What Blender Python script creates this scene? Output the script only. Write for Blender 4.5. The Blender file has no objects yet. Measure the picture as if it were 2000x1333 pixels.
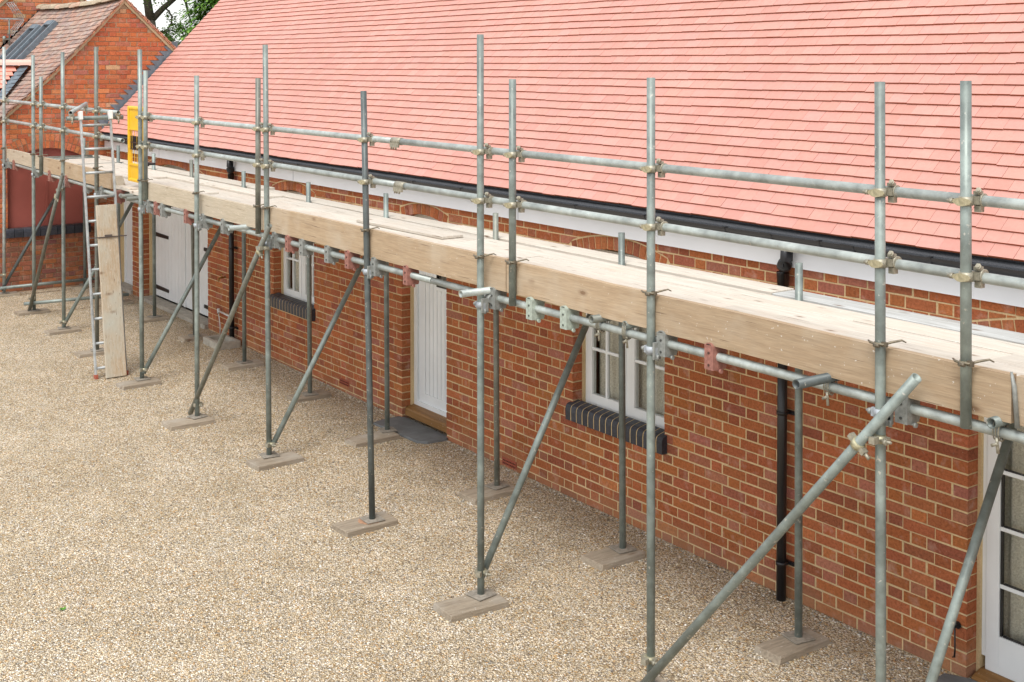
import bpy, math, random
from mathutils import Vector, Matrix
random.seed(7)
R = random.random
U = random.uniform
C = bpy.context.scene.collection
SC = bpy.context.scene
rad = math.radians

# ------------------------------------------------------------------ camera
CAMLOC = Vector((0.0, -6.31, 3.62))
phi, dl, FPX = rad(36.0), rad(1.5), 2415.0
fw = Vector((-math.cos(phi)*math.cos(dl), math.sin(phi)*math.cos(dl), -math.sin(dl)))
rt = Vector((math.sin(phi), math.cos(phi), 0))
up = rt.cross(fw)
cd = bpy.data.cameras.new("camera")
cam = bpy.data.objects.new("camera", cd)
C.objects.link(cam)
cam.matrix_world = Matrix(((rt.x, up.x, -fw.x, CAMLOC.x), (rt.y, up.y, -fw.y, CAMLOC.y), (rt.z, up.z, -fw.z, CAMLOC.z), (0, 0, 0, 1)))
cd.sensor_width = 36.0
cd.lens = FPX/2000*36
cd.shift_y = -(666.5-(124+FPX*math.tan(dl)))/2000
cd.clip_end = 400
SC.camera = cam

# ------------------------------------------------------------------ light
SUN_EL, SUN_AZ = rad(56), rad(-38)       # azimuth measured from -Y towards +X
w = bpy.data.worlds.new("World")
SC.world = w
w.use_nodes = True
nt = w.node_tree
nt.nodes.clear()
sky = nt.nodes.new('ShaderNodeTexSky')
sky.sky_type = 'NISHITA'
sky.sun_disc = False
sky.sun_elevation = SUN_EL
sky.air_density = 1.0
sky.dust_density = 1.5
sky.ozone_density = 1.0
sdir = Vector((math.sin(-SUN_AZ)*math.cos(SUN_EL), -math.cos(SUN_AZ)*math.cos(SUN_EL), math.sin(SUN_EL)))
sky.sun_rotation = math.atan2(sdir.x, sdir.y)
hs = nt.nodes.new('ShaderNodeHueSaturation')
hs.inputs['Saturation'].default_value = 0.5
hs.inputs['Value'].default_value = 1.0
bg = nt.nodes.new('ShaderNodeBackground')
bg.inputs['Strength'].default_value = 0.15
wo = nt.nodes.new('ShaderNodeOutputWorld')
nt.links.new(sky.outputs[0], hs.inputs['Color'])
cl = nt.nodes.new('ShaderNodeMix'); cl.data_type = 'RGBA'      # bright even cloud cover over the clear sky
cl.inputs[0].default_value = 0.7
cl.inputs[7].default_value = (4.4, 4.4, 4.4, 1)
nt.links.new(hs.outputs[0], cl.inputs[6])
nt.links.new(cl.outputs[2], bg.inputs['Color'])
nt.links.new(bg.outputs[0], wo.inputs[0])
sl = bpy.data.lights.new("sun", 'SUN')
sl.energy = 1.5
sl.angle = rad(25)
sl.color = (1.0, 0.96, 0.90)
so = bpy.data.objects.new("sun", sl)
C.objects.link(so)
so.rotation_euler = (-sdir).to_track_quat('-Z', 'Y').to_euler()
SC.view_settings.view_transform = 'Standard'
SC.view_settings.look = 'None'
SC.view_settings.gamma = 1
SC.view_settings.exposure = 0.98

# ------------------------------------------------------------------ mesh helper
class MB:
    def __init__(s):
        s.v, s.f, s.c, s.sm = [], [], [], []
    def face(s, ids, col=(1, 1, 1), smooth=False):
        s.f.append(ids); s.c.append(col); s.sm.append(smooth)
    def quad(s, a, b, c, d, col=(1, 1, 1)):
        n = len(s.v); s.v += [Vector(a), Vector(b), Vector(c), Vector(d)]
        s.face((n, n+1, n+2, n+3), col)
    def poly(s, pts, col=(1, 1, 1)):
        n = len(s.v); s.v += [Vector(p) for p in pts]
        s.face(tuple(range(n, n+len(pts))), col)
    def hexa(s, p, col=(1, 1, 1), skip=()):
        # p: 8 points, bottom 0-3 then top 4-7
        n = len(s.v); s.v += [Vector(q) for q in p]
        fs = [(3, 2, 1, 0), (4, 5, 6, 7), (0, 1, 5, 4), (1, 2, 6, 5), (2, 3, 7, 6), (3, 0, 4, 7)]
        for i, f in enumerate(fs):
            if i not in skip: s.face(tuple(n+k for k in f), col)
    def box(s, x0, x1, y0, y1, z0, z1, col=(1, 1, 1), skip=()):
        s.hexa([(x0, y0, z0), (x1, y0, z0), (x1, y1, z0), (x0, y1, z0), (x0, y0, z1), (x1, y0, z1), (x1, y1, z1), (x0, y1, z1)], col, skip)
    def obox(s, c, ax, ay, az, hx, hy, hz, col=(1, 1, 1)):
        c, ax, ay, az = Vector(c), Vector(ax), Vector(ay), Vector(az)
        P = []
        for k in (-1, 1):
            for i, j in ((-1, -1), (1, -1), (1, 1), (-1, 1)):
                P.append(c+ax*(i*hx)+ay*(j*hy)+az*(k*hz))
        s.hexa(P, col)
    def prism(s, prof, a, b, axu, axv, col=(1, 1, 1), smooth=False, caps=True):
        # extrude a closed profile [(u,v)] from a to b
        a, b, axu, axv = Vector(a), Vector(b), Vector(axu), Vector(axv)
        n = len(s.v); m = len(prof)
        for o in (a, b):
            s.v += [o+axu*p[0]+axv*p[1] for p in prof]
        for i in range(m):
            j = (i+1) % m
            s.face((n+i, n+j, n+m+j, n+m+i), col, smooth)
        if caps:
            s.face(tuple(n+i for i in reversed(range(m))), col); s.face(tuple(n+m+i for i in range(m)), col)
    def frame_axes(s, d):
        d = d.normalized()
        t = Vector((0, 0, 1)) if abs(d.z) < 0.9 else Vector((1, 0, 0))
        u = d.cross(t).normalized(); return u, d.cross(u).normalized()
    def cyl(s, p0, p1, r0, r1=None, seg=12, col=(1, 1, 1), caps=True):
        p0, p1 = Vector(p0), Vector(p1); r1 = r0 if r1 is None else r1
        u, v = s.frame_axes(p1-p0); n = len(s.v)
        for p, r in ((p0, r0), (p1, r1)):
            for k in range(seg):
                a = 2*math.pi*k/seg; s.v.append(p+u*(math.cos(a)*r)+v*(math.sin(a)*r))
        for k in range(seg):
            j = (k+1) % seg; s.face((n+k, n+j, n+seg+j, n+seg+k), col, True)
        if caps:
            s.face(tuple(n+k for k in reversed(range(seg))), col); s.face(tuple(n+seg+k for k in range(seg)), col)
    def tube(s, p0, p1, r=0.02415, seg=16, col=(1, 1, 1), t=0.004, depth=0.09):
        # hollow scaffold tube: outside, rim, inside wall and a dark disc painting the shade deep inside each end
        p0, p1 = Vector(p0), Vector(p1); d = (p1-p0).normalized()
        u, v = s.frame_axes(d)
        rings = [(p0+d*depth, r-t), (p0, r-t), (p0, r)]
        k = max(1, int((p1-p0).length/0.9))
        for i in range(1, k): rings.append((p0.lerp(p1, i/k), r))
        rings += [(p1, r), (p1, r-t), (p1-d*depth, r-t)]
        n = len(s.v)
        for p, rr in rings:
            for q in range(seg):
                a = 2*math.pi*q/seg; s.v.append(p+u*(math.cos(a)*rr)+v*(math.sin(a)*rr))
        for i in range(len(rings)-1):
            sm = rings[i][1] == rings[i+1][1]
            for q in range(seg):
                j = (q+1) % seg
                s.face((n+i*seg+q, n+i*seg+j, n+(i+1)*seg+j, n+(i+1)*seg+q), col, sm)
        s.face(tuple(n+q for q in reversed(range(seg))), (0.1, 0.1, 0.1))
        e = n+(len(rings)-1)*seg
        s.face(tuple(e+q for q in range(seg)), (0.1, 0.1, 0.1))
    def path(s, pts, rs, seg=7, col=(1, 1, 1)):
        pts = [Vector(p) for p in pts]; n = len(s.v)
        for i, p in enumerate(pts):
            d = pts[min(i+1, len(pts)-1)]-pts[max(i-1, 0)]
            u, v = s.frame_axes(d)
            for q in range(seg):
                a = 2*math.pi*q/seg; s.v.append(p+u*(math.cos(a)*rs[i])+v*(math.sin(a)*rs[i]))
        for i in range(len(pts)-1):
            for q in range(seg):
                j = (q+1) % seg
                s.face((n+i*seg+q, n+i*seg+j, n+(i+1)*seg+j, n+(i+1)*seg+q), col, True)
        s.face(tuple(n+q for q in reversed(range(seg))), col); e = n+(len(pts)-1)*seg
        s.face(tuple(e+q for q in range(seg)), col)
    def mesh(s, name, org=(0, 0, 0)):
        me = bpy.data.meshes.new(name); o = Vector(org)
        me.from_pydata([tuple(p-o) for p in s.v], [], s.f)
        at = me.attributes.new('Col', 'FLOAT_COLOR', 'FACE')
        buf = []
        for c in s.c: buf += [c[0], c[1], c[2], 1.0]
        at.data.foreach_set('color', buf)
        me.polygons.foreach_set('use_smooth', s.sm)
        me.update()
        return me
    def build(s, name, m, parent=None, org=(0, 0, 0), bevel=0):
        me = s.mesh(name, org)
        me.materials.append(M[m])
        o = bpy.data.objects.new(name, me)
        C.objects.link(o)
        if parent is not None: o.parent = parent
        else: o.location = org
        if bevel:
            b = o.modifiers.new('bevel', 'BEVEL'); b.width = bevel; b.segments = 2; b.limit_method = 'ANGLE'
        return o

def tag(o, label=None, cat=None, group=None, kind=None):
    if label: o['label'] = label
    if cat: o['category'] = cat
    if group: o['group'] = group
    if kind: o['kind'] = kind
    return o
def thing(name, loc, label, cat, group=None):
    o = bpy.data.objects.new(name, None); o.empty_display_size = 0.2
    C.objects.link(o); o.location = loc
    return tag(o, label, cat, group)
def place(src, parent, loc, rot=(0, 0, 0), name=None, scale=None):
    c = src.copy(); C.objects.link(c)
    c.parent = parent; c.location = loc; c.rotation_euler = rot
    if scale: c.scale = scale
    return c
def gz(X): return .04+.0062*(-min(max(X, -21), -3)-5)

# ------------------------------------------------------------------ materials
M = {}
class NT:
    def __init__(s, name):
        s.m = bpy.data.materials.new(name); s.m.use_nodes = True; M[name] = s.m
        s.t = s.m.node_tree; s.t.nodes.clear()
        s.out = s.n('ShaderNodeOutputMaterial'); s.b = s.n('ShaderNodeBsdfPrincipled')
        s.l(s.b.outputs[0], s.out.inputs[0])
        tc = s.n('ShaderNodeTexCoord'); s.obj = tc.outputs['Object']
    def n(s, t, **k):
        q = s.t.nodes.new(t)
        for a, b in k.items(): setattr(q, a, b)
        return q
    def l(s, a, b): s.t.links.new(a, b)
    def put(s, sock, v):
        if isinstance(v, (int, float)): sock.default_value = v
        elif isinstance(v, tuple): sock.default_value = v if len(v) == len(sock.default_value) else (*v, 1)
        else: s.l(v, sock)
    def map(s, sc=(1, 1, 1), vec=None, off=None, rot=(0, 0, 0)):
        q = s.n('ShaderNodeMapping'); s.l(vec or s.obj, q.inputs[0]); q.inputs['Scale'].default_value = sc; q.inputs['Rotation'].default_value = rot
        if off is not None: s.l(off, q.inputs['Location'])
        return q.outputs[0]
    def noise(s, scale, vec=None, detail=3, rough=.6):
        q = s.n('ShaderNodeTexNoise'); s.l(vec or s.obj, q.inputs['Vector'])
        q.inputs['Scale'].default_value = scale; q.inputs['Detail'].default_value = detail; q.inputs['Roughness'].default_value = rough
        return q.outputs['Fac']
    def ramp(s, fac, stops, const=False):
        q = s.n('ShaderNodeValToRGB'); s.l(fac, q.inputs[0]); e = q.color_ramp.elements
        if const: q.color_ramp.interpolation = 'CONSTANT'
        while len(e) > 1: e.remove(e[0])
        for i, (p, c) in enumerate(stops):
            if isinstance(c, (int, float)): c = (c, c, c)
            x = e[0] if i == 0 else e.new(p)
            x.position = p; x.color = (*c, 1)
        return q.outputs[0]
    def mix(s, a, b, f, mode='MIX'):
        q = s.n('ShaderNodeMix', data_type='RGBA', blend_type=mode)
        s.put(q.inputs[0], f); s.put(q.inputs[6], a); s.put(q.inputs[7], b)
        return q.outputs[2]
    def math(s, op, a, b=0.0):
        q = s.n('ShaderNodeMath', operation=op); s.put(q.inputs[0], a); s.put(q.inputs[1], b); return q.outputs[0]
    def col(s):
        q = s.n('ShaderNodeAttribute', attribute_name='Col'); return q.outputs['Color']
    def rnd(s):
        q = s.n('ShaderNodeObjectInfo'); return q.outputs['Random']
    def bump(s, h, strength=.5, dist=.002, nrm=None):
        q = s.n('ShaderNodeBump'); s.l(h, q.inputs['Height']); q.inputs['Strength'].default_value = strength; q.inputs['Distance'].default_value = dist
        if nrm: s.l(nrm, q.inputs['Normal'])
        s.l(q.outputs[0], s.b.inputs['Normal']); return q.outputs[0]
    def fin(s, color, rough=.8, metal=0.0, spec=.3):
        s.put(s.b.inputs['Base Color'], color); s.put(s.b.inputs['Roughness'], rough); s.put(s.b.inputs['Metallic'], metal)
        s.b.inputs['Specular IOR Level'].default_value = spec
        return s.m

def m_simple(name, col, rough=.6, metal=0., var=.12, sc=20, bump=.0, spec=.4):
    t = NT(name); n = t.noise(sc)
    f = t.ramp(n, [(.3, 1-var), (.7, 1+var*.4)])
    if bump: t.bump(t.noise(sc*6), bump, .001)
    t.fin(t.mix(t.mix((*col, 1), t.col(), 1.0, 'MULTIPLY'), f, 1.0, 'MULTIPLY'), rough, metal, spec)

def m_brick(name, old=False):
    t = NT(name); c = t.col()
    n1 = t.noise(55, detail=5, rough=.7); n2 = t.noise(9, detail=3); n3 = t.noise(190, detail=2)
    c = t.mix(c, t.ramp(n1, [(.25, .55), (.5, 1.0), (.75, 1.35)]), 1., 'MULTIPLY')
    c = t.mix(c, (.62, .42, .34, 1), t.ramp(n2, [(.56, 0), (.74, .45 if not old else .3)]))
    c = t.mix(c, (.06, .035, .03, 1), t.ramp(n3, [(.64, 0), (.74, .5)]))
    c = t.mix(c, t.ramp(t.noise(.9, detail=4), [(.3, .80), (.7, 1.1)]), 1., 'MULTIPLY')
    sm = t.noise(34, detail=5, rough=.75)
    c = t.mix(c, (.60, .46, .29, 1), t.ramp(sm, [(.64, 0), (.70, .5)]))
    dz = t.n('ShaderNodeSeparateXYZ'); t.l(t.obj, dz.inputs[0])
    low = t.math('ADD', dz.outputs[2], t.math('MULTIPLY', t.noise(3.0, detail=3), .35))
    c = t.mix(c, (.40, .27, .16, 1), t.ramp(low, [(.22, .35), (.42, 0)]))
    t.bump(t.math('ADD', n1, t.math('MULTIPLY', n3, .6)), 1.0, .004)
    t.fin(c, .9, 0, .15)
m_brick('brick'); m_brick('old_brick', True)

def m_mortar(name, a, b):
    t = NT(name); n = t.noise(70, detail=4)
    c = t.mix((*a, 1), (*b, 1), t.ramp(n, [(.3, 0), (.7, 1)]))
    c = t.mix(c, t.ramp(t.noise(1.3, detail=3), [(.3, .8), (.7, 1.1)]), 1., 'MULTIPLY')
    t.bump(n, .8, .004); t.fin(c, .95, 0, .1)
m_mortar('mortar', (.74, .57, .33), (.58, .43, .24))
m_mortar('old_mortar', (.42, .33, .22), (.30, .20, .13))
m_mortar('verge_mortar', (.55, .46, .30), (.42, .34, .22))

def m_tile(name, old=False):
    t = NT(name); c = t.col(); n = t.noise(26, detail=4); n2 = t.noise(.55, detail=3)
    c = t.mix(c, t.ramp(n, [(.3, .94), (.7, 1.04)] if not old else [(.3, .6), (.7, 1.2)]), 1., 'MULTIPLY')
    c = t.mix(c, t.ramp(n2, [(.3, .93), (.7, 1.05)]), 1., 'MULTIPLY')
    if old: c = t.mix(c, (.33, .30, .24, 1), t.ramp(t.noise(7, detail=5), [(.5, 0), (.7, .7)]))
    t.bump(t.noise(160, detail=3), .25 if not old else .8, .002)
    t.fin(c, .72 if not old else .9, 0, .3)
m_tile('new_tile'); m_tile('old_tile', True)

def m_wood(name, light, dark, ax=(1.2, 26, 26), stain=(.5, .3, .2), knots=True, rough=.85, dirt=.3):
    t = NT(name); r = t.rnd()
    cv = t.n('ShaderNodeCombineXYZ'); t.l(t.math('MULTIPLY', r, 37.), cv.inputs[0]); t.l(t.math('MULTIPLY', r, 91.), cv.inputs[1]); t.l(t.math('MULTIPLY', r, 53.), cv.inputs[2])
    v = t.map(ax, off=cv.outputs[0])
    v2 = t.map((1, 1, 1), off=cv.outputs[0])
    g = t.noise(1.6, v, 6, .62); g2 = t.noise(5.5, v, 4, .6)
    big = t.noise(2.2, v2, 3)
    c = t.mix((*dark, 1), (*light, 1), t.ramp(g, [(.30, 0), (.62, 1)]))
    c = t.mix(c, t.ramp(g2, [(.35, .86), (.6, 1.04)]), 1., 'MULTIPLY')
    c = t.mix(c, (*stain, 1), t.ramp(big, [(.5, 0), (.75, dirt)]))
    if knots:
        vo = t.n('ShaderNodeTexVoronoi'); t.l(t.map((2.8, 6.5, 6.5) if ax[0] < ax[1] else (6.5, 2.8, 6.5), off=cv.outputs[0]), vo.inputs['Vector']); vo.inputs['Scale'].default_value = 1.0
        c = t.mix(c, (.16, .09, .05, 1), t.ramp(vo.outputs['Distance'], [(.05, .8), (.09, .35), (.16, 0)]))
    sp = t.noise(48, v2, 2)
    c = t.mix(c, (.75, .73, .68, 1), t.ramp(sp, [(.70, 0), (.74, .75)]))
    cr = t.noise(3.0, t.map((ax[0]*.6, ax[1]*.8, ax[2]*1.6) if ax[0] < ax[1] else ax, off=cv.outputs[0]), 2)
    c = t.mix(c, (.14, .09, .06, 1), t.ramp(cr, [(.285, .8), (.31, 0)]))
    c = t.mix(c, t.ramp(r, [(0, .88), (1, 1.08)]), 1., 'MULTIPLY')
    t.bump(t.math('ADD', g, g2), .5, .002)
    t.fin(t.mix(c, t.col(), 1., 'MULTIPLY'), rough, 0, .15)
m_wood('deck_wood', (.62, .575, .505), (.52, .465, .39), stain=(.62, .47, .36), dirt=.35)
m_wood('grey_deck_wood', (.54, .55, .54), (.38, .38, .36), stain=(.40, .38, .34), dirt=.4)
m_wood('toe_wood', (.44, .335, .225), (.37, .27, .175), ax=(1.5, 26, 26), stain=(.48, .41, .32), dirt=.7)
m_wood('pale_toe_wood', (.48, .415, .32), (.41, .35, .26), ax=(1.5, 26, 26), stain=(.42, .38, .31), dirt=.6)
m_wood('sole_wood', (.38, .32, .245), (.25, .205, .155), ax=(34, 2.5, 34), stain=(.44, .41, .36), dirt=.8)
m_wood('plank_wood', (.50, .43, .33), (.42, .30, .19), ax=(30, 30, 2.0), stain=(.46, .46, .40), dirt=.9)
m_wood('oak', (.30, .16, .06), (.20, .10, .035), stain=(.2, .1, .04), knots=False, rough=.35)

def m_galv(name, base, dark=.75):
    t = NT(name); r = t.rnd()
    cv = t.n('ShaderNodeCombineXYZ'); t.l(t.math('MULTIPLY', r, 41.), cv.inputs[2]); t.l(t.math('MULTIPLY', r, 17.), cv.inputs[0])
    v = t.map((1, 1, 1), off=cv.outputs[0])
    n = t.noise(16, v, 4); n2 = t.noise(2.1, v, 3); n3 = t.noise(95, v, 2)
    c = t.mix((*base, 1), t.ramp(n, [(.3, .72), (.7, 1.15)]), 1., 'MULTIPLY')
    c = t.mix(c, t.ramp(n2, [(.35, dark), (.65, 1.1)]), 1., 'MULTIPLY')
    c = t.mix(c, (.50, .48, .42, 1), t.ramp(t.noise(38, v, 2), [(.66, 0), (.74, .7)]))
    c = t.mix(c, (.20, .12, .07, 1), t.ramp(t.noise(24, v, 3), [(.68, 0), (.80, .55)]))
    c = t.mix(c, t.ramp(r, [(0, .86), (1, 1.1)]), 1., 'MULTIPLY')
    t.bump(n3, .25, .001)
    t.fin(t.mix(c, t.col(), 1., 'MULTIPLY'), t.ramp(n, [(.3, .38), (.7, .58)]), .3, .5)
m_galv('galvanised', (.265, .31, .29), .62); m_galv('dark_tube', (.115, .135, .135)); m_galv('pale_tube', (.44, .485, .465), .72); m_galv('brown_tube', (.215, .225, .195))
m_galv('aluminium', (.40, .425, .43), .8)
m_simple('dirty_zinc', (.36, .34, .27), .5, .4, .35, 60, .3)
m_simple('red_bracket', (.33, .15, .12), .7, 0, .35, 40, .3)
m_simple('green_bracket', (.40, .46, .40), .65, 0, .3, 40, .3)
m_simple('grey_bracket', (.30, .315, .30), .6, .3, .3, 40, .3)
m_simple('plate_steel', (.31, .28, .235), .75, .1, .4, 40, .4)
m_simple('rust', (.42, .24, .145), .9, 0, .4, 40, .3)
m_simple('white_paint', (.80, .83, .84), .35, 0, .06, 3)
m_simple('fascia_paint', (.86, .875, .90), .4, 0, .05, 2)
m_simple('black_plastic', (.016, .016, .018), .3, 0, .2, 6, spec=.5)
m_simple('black_iron', (.012, .012, .013), .4, 0, .1, 20, spec=.5)
m_simple('felt', (.07, .075, .085), .9, 0, .5, 120, .5)
m_simple('lead', (.16, .20, .235), .55, .2, .3, 12)
m_simple('yellow_plastic', (.80, .48, .02), .4, 0, .1, 5)
m_simple('blue_brick', (.045, .05, .065), .45, 0, .35, 40, .5)
m_simple('red_board', (.37, .105, .085), .55, 0, .15, 2)
m_simple('concrete', (.42, .39, .33), .9, 0, .3, 14, .6)
m_simple('slate', (.16, .17, .175), .7, 0, .3, 7, .5)
m_simple('white_plastic', (.72, .72, .7), .4, 0, .1, 5)
m_simple('interior', (.10, .09, .08), .9)
m_simple('plaster', (.5, .5, .48), .9)
m_simple('brass', (.4, .25, .08), .4, .8)
m_simple('terracotta', (.36, .10, .06), .85, 0, .3, 60, .3)
m_simple('bark', (.075, .065, .05), .95, 0, .5, 18, .8)
m_simple('tie_wire', (.10, .08, .07), .7)

def m_curtain():
    t = NT('curtain'); n = t.noise(90, detail=3)
    c = t.mix((.88, .83, .72, 1), (.62, .57, .47, 1), t.ramp(n, [(.35, 0), (.65, 1)]))
    t.bump(n, .5, .004); t.fin(c, .95, 0, .05)
m_curtain()
def m_glass():
    t = NT('glass'); t.t.nodes.remove(t.b)
    f = t.n('ShaderNodeFresnel'); f.inputs[0].default_value = 1.5
    g = t.n('ShaderNodeBsdfGlossy'); g.inputs['Roughness'].default_value = .02
    tr = t.n('ShaderNodeBsdfTransparent'); tr.inputs[0].default_value = (.95, .97, .96, 1)
    mx = t.n('ShaderNodeMixShader'); t.l(t.math('MULTIPLY', f.outputs[0], 1.6), mx.inputs[0]); t.l(tr.outputs[0], mx.inputs[1]); t.l(g.outputs[0], mx.inputs[2]); t.l(mx.outputs[0], t.out.inputs[0])
m_glass()
m_simple('roof_glass', (.05, .05, .055), .08, 0, .1, 2, spec=.8)

def m_leaf(name, a, b):
    t = NT(name); c = t.mix((*a, 1), (*b, 1), t.col())
    t.fin(c, .6, 0, .25)
    tl = t.n('ShaderNodeBsdfTranslucent'); t.l(c, tl.inputs[0])
    mx = t.n('ShaderNodeMixShader'); mx.inputs[0].default_value = .35
    t.l(t.b.outputs[0], mx.inputs[1]); t.l(tl.outputs[0], mx.inputs[2]); t.l(mx.outputs[0], t.out.inputs[0])
m_leaf('oak_leaf', (.04, .10, .02), (.17, .28, .06)); m_leaf('fir_leaf', (.08, .22, .035), (.32, .52, .11)); m_leaf('weed_leaf', (.06, .2, .02), (.15, .4, .05))

def m_gravel():
    t = NT('gravel')
    wv = t.n('ShaderNodeTexNoise'); t.l(t.obj, wv.inputs['Vector']); wv.inputs['Scale'].default_value = 60; wv.inputs['Detail'].default_value = 2
    dv = t.n('ShaderNodeMix', data_type='VECTOR'); dv.inputs[0].default_value = .012
    t.l(t.obj, dv.inputs[4]); t.l(wv.outputs['Color'], dv.inputs[5])
    P = dv.outputs[1]
    def vor(scale, rot):
        q = t.n('ShaderNodeTexVoronoi'); t.l(t.map((1, 1.35, 1), P, rot=(0, 0, rot)), q.inputs['Vector']); q.inputs['Scale'].default_value = scale
        return q
    v1 = vor(62, .6); v2 = vor(98, -.5)
    sep = t.n('ShaderNodeSeparateColor'); t.l(v1.outputs['Color'], sep.inputs[0])
    sep2 = t.n('ShaderNodeSeparateColor'); t.l(v2.outputs['Color'], sep2.inputs[0])
    stops = [(0, (.72, .60, .42)), (.16, (.85, .74, .56)), (.32, (.93, .85, .70)), (.46, (.67, .52, .32)), (.57, (.96, .92, .84)), (.69, (.75, .65, .50)), (.79, (.50, .47, .41)), (.87, (.66, .42, .21)), (.915, (.97, .95, .91)), (.97, (.24, .22, .20))]
    c1 = t.ramp(sep.outputs[0], stops, True); c2 = t.ramp(sep2.outputs[0], stops, True)
    sel = t.ramp(sep.outputs[1], [(0, 0), (.45, 1)], True)
    c = t.mix(c1, c2, sel)
    d1 = v1.outputs['Distance']; d2 = v2.outputs['Distance']
    dm = t.n('ShaderNodeMix', data_type='FLOAT'); t.l(sel, dm.inputs[0]); t.l(d1, dm.inputs[2]); t.l(d2, dm.inputs[3])
    d = dm.outputs[0]
    # shade in the gaps between the stones, painted into the colour
    c = t.mix(c, (.20, .145, .085, 1), t.ramp(d, [(.44, 0), (.68, .85)]))
    c = t.mix(c, (.93, .93, .93, 1), 1., 'MULTIPLY'); big = t.noise(.55, detail=4); mid = t.noise(4.5, detail=3)
    c = t.mix(c, t.ramp(big, [(.3, (.90, .86, .80)), (.7, (1.05, 1.04, 1.03))]), 1., 'MULTIPLY')
    c = t.mix(c, t.ramp(mid, [(.3, (.86, .84, .80)), (.7, (1.08, 1.06, 1.04))]), 1., 'MULTIPLY')
    hgt = t.math('SUBTRACT', 1.0, d)
    b = t.n('ShaderNodeBump'); b.inputs['Strength'].default_value = 1.0; b.inputs['Distance'].default_value = .012
    hh = t.math('ADD', hgt, t.math('MULTIPLY', sep.outputs[2], .5)); t.l(hh, b.inputs['Height'])
    t.l(b.outputs[0], t.b.inputs['Normal'])
    t.fin(c, .85, 0, .2)
m_gravel()

# ------------------------------------------------------------------ ground
g = MB()
xs = [-160, -60, -40, -30, -21]+[-21+i*1.0 for i in range(1, 19)]+[0, 6, 20, 80, 160]
ysg = [-160, -60, -20, -10, -6, -3, 0.5, 6, 20, 60, 160]
idx = {}
for i, x in enumerate(xs):
    for j, y in enumerate(ysg):
        idx[i, j] = len(g.v); g.v.append(Vector((x, y, gz(x))))
for i in range(len(xs)-1):
    for j in range(len(ysg)-1):
        g.face((idx[i, j], idx[i+1, j], idx[i+1, j+1], idx[i, j+1]))
tag(g.build('gravel_ground', 'gravel'), kind='structure')

# ------------------------------------------------------------------ brick walls
BR = [(.41, .132, .055), (.375, .118, .05), (.43, .142, .058), (.35, .122, .07), (.45, .16, .064), (.40, .155, .10), (.40, .13, .058), (.32, .105, .056), (.42, .138, .06), (.39, .126, .052), (.38, .12, .052), (.41, .135, .055)]
OB = [(.48, .15, .065), (.50, .165, .07), (.45, .135, .06), (.52, .19, .09), (.47, .16, .085), (.44, .13, .065), (.50, .15, .065), (.56, .34, .20), (.40, .15, .10)]
def bcol(pal, old=False):
    c = random.choice(pal) if R() < .55 or not old else random.choice(pal[:7])
    k = U(.88, 1.12)
    return (c[0]*k, c[1]*k*U(.92, 1.08), c[2]*k*U(.9, 1.1))

def clip(a, b, cuts):
    """pieces of [a,b] outside the cut intervals; flags tell which ends were cut"""
    segs = [(a, b, False, False)]
    for ca, cb in cuts:
        out = []
        for (s0, s1, fl, fr) in segs:
            if cb <= s0 or ca >= s1: out.append((s0, s1, fl, fr)); continue
            if ca > s0: out.append((s0, ca, fl, True))
            if cb < s1: out.append((cb, s1, True, fr))
        segs = out
    return [q for q in segs if q[1]-q[0] > .018]

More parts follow.
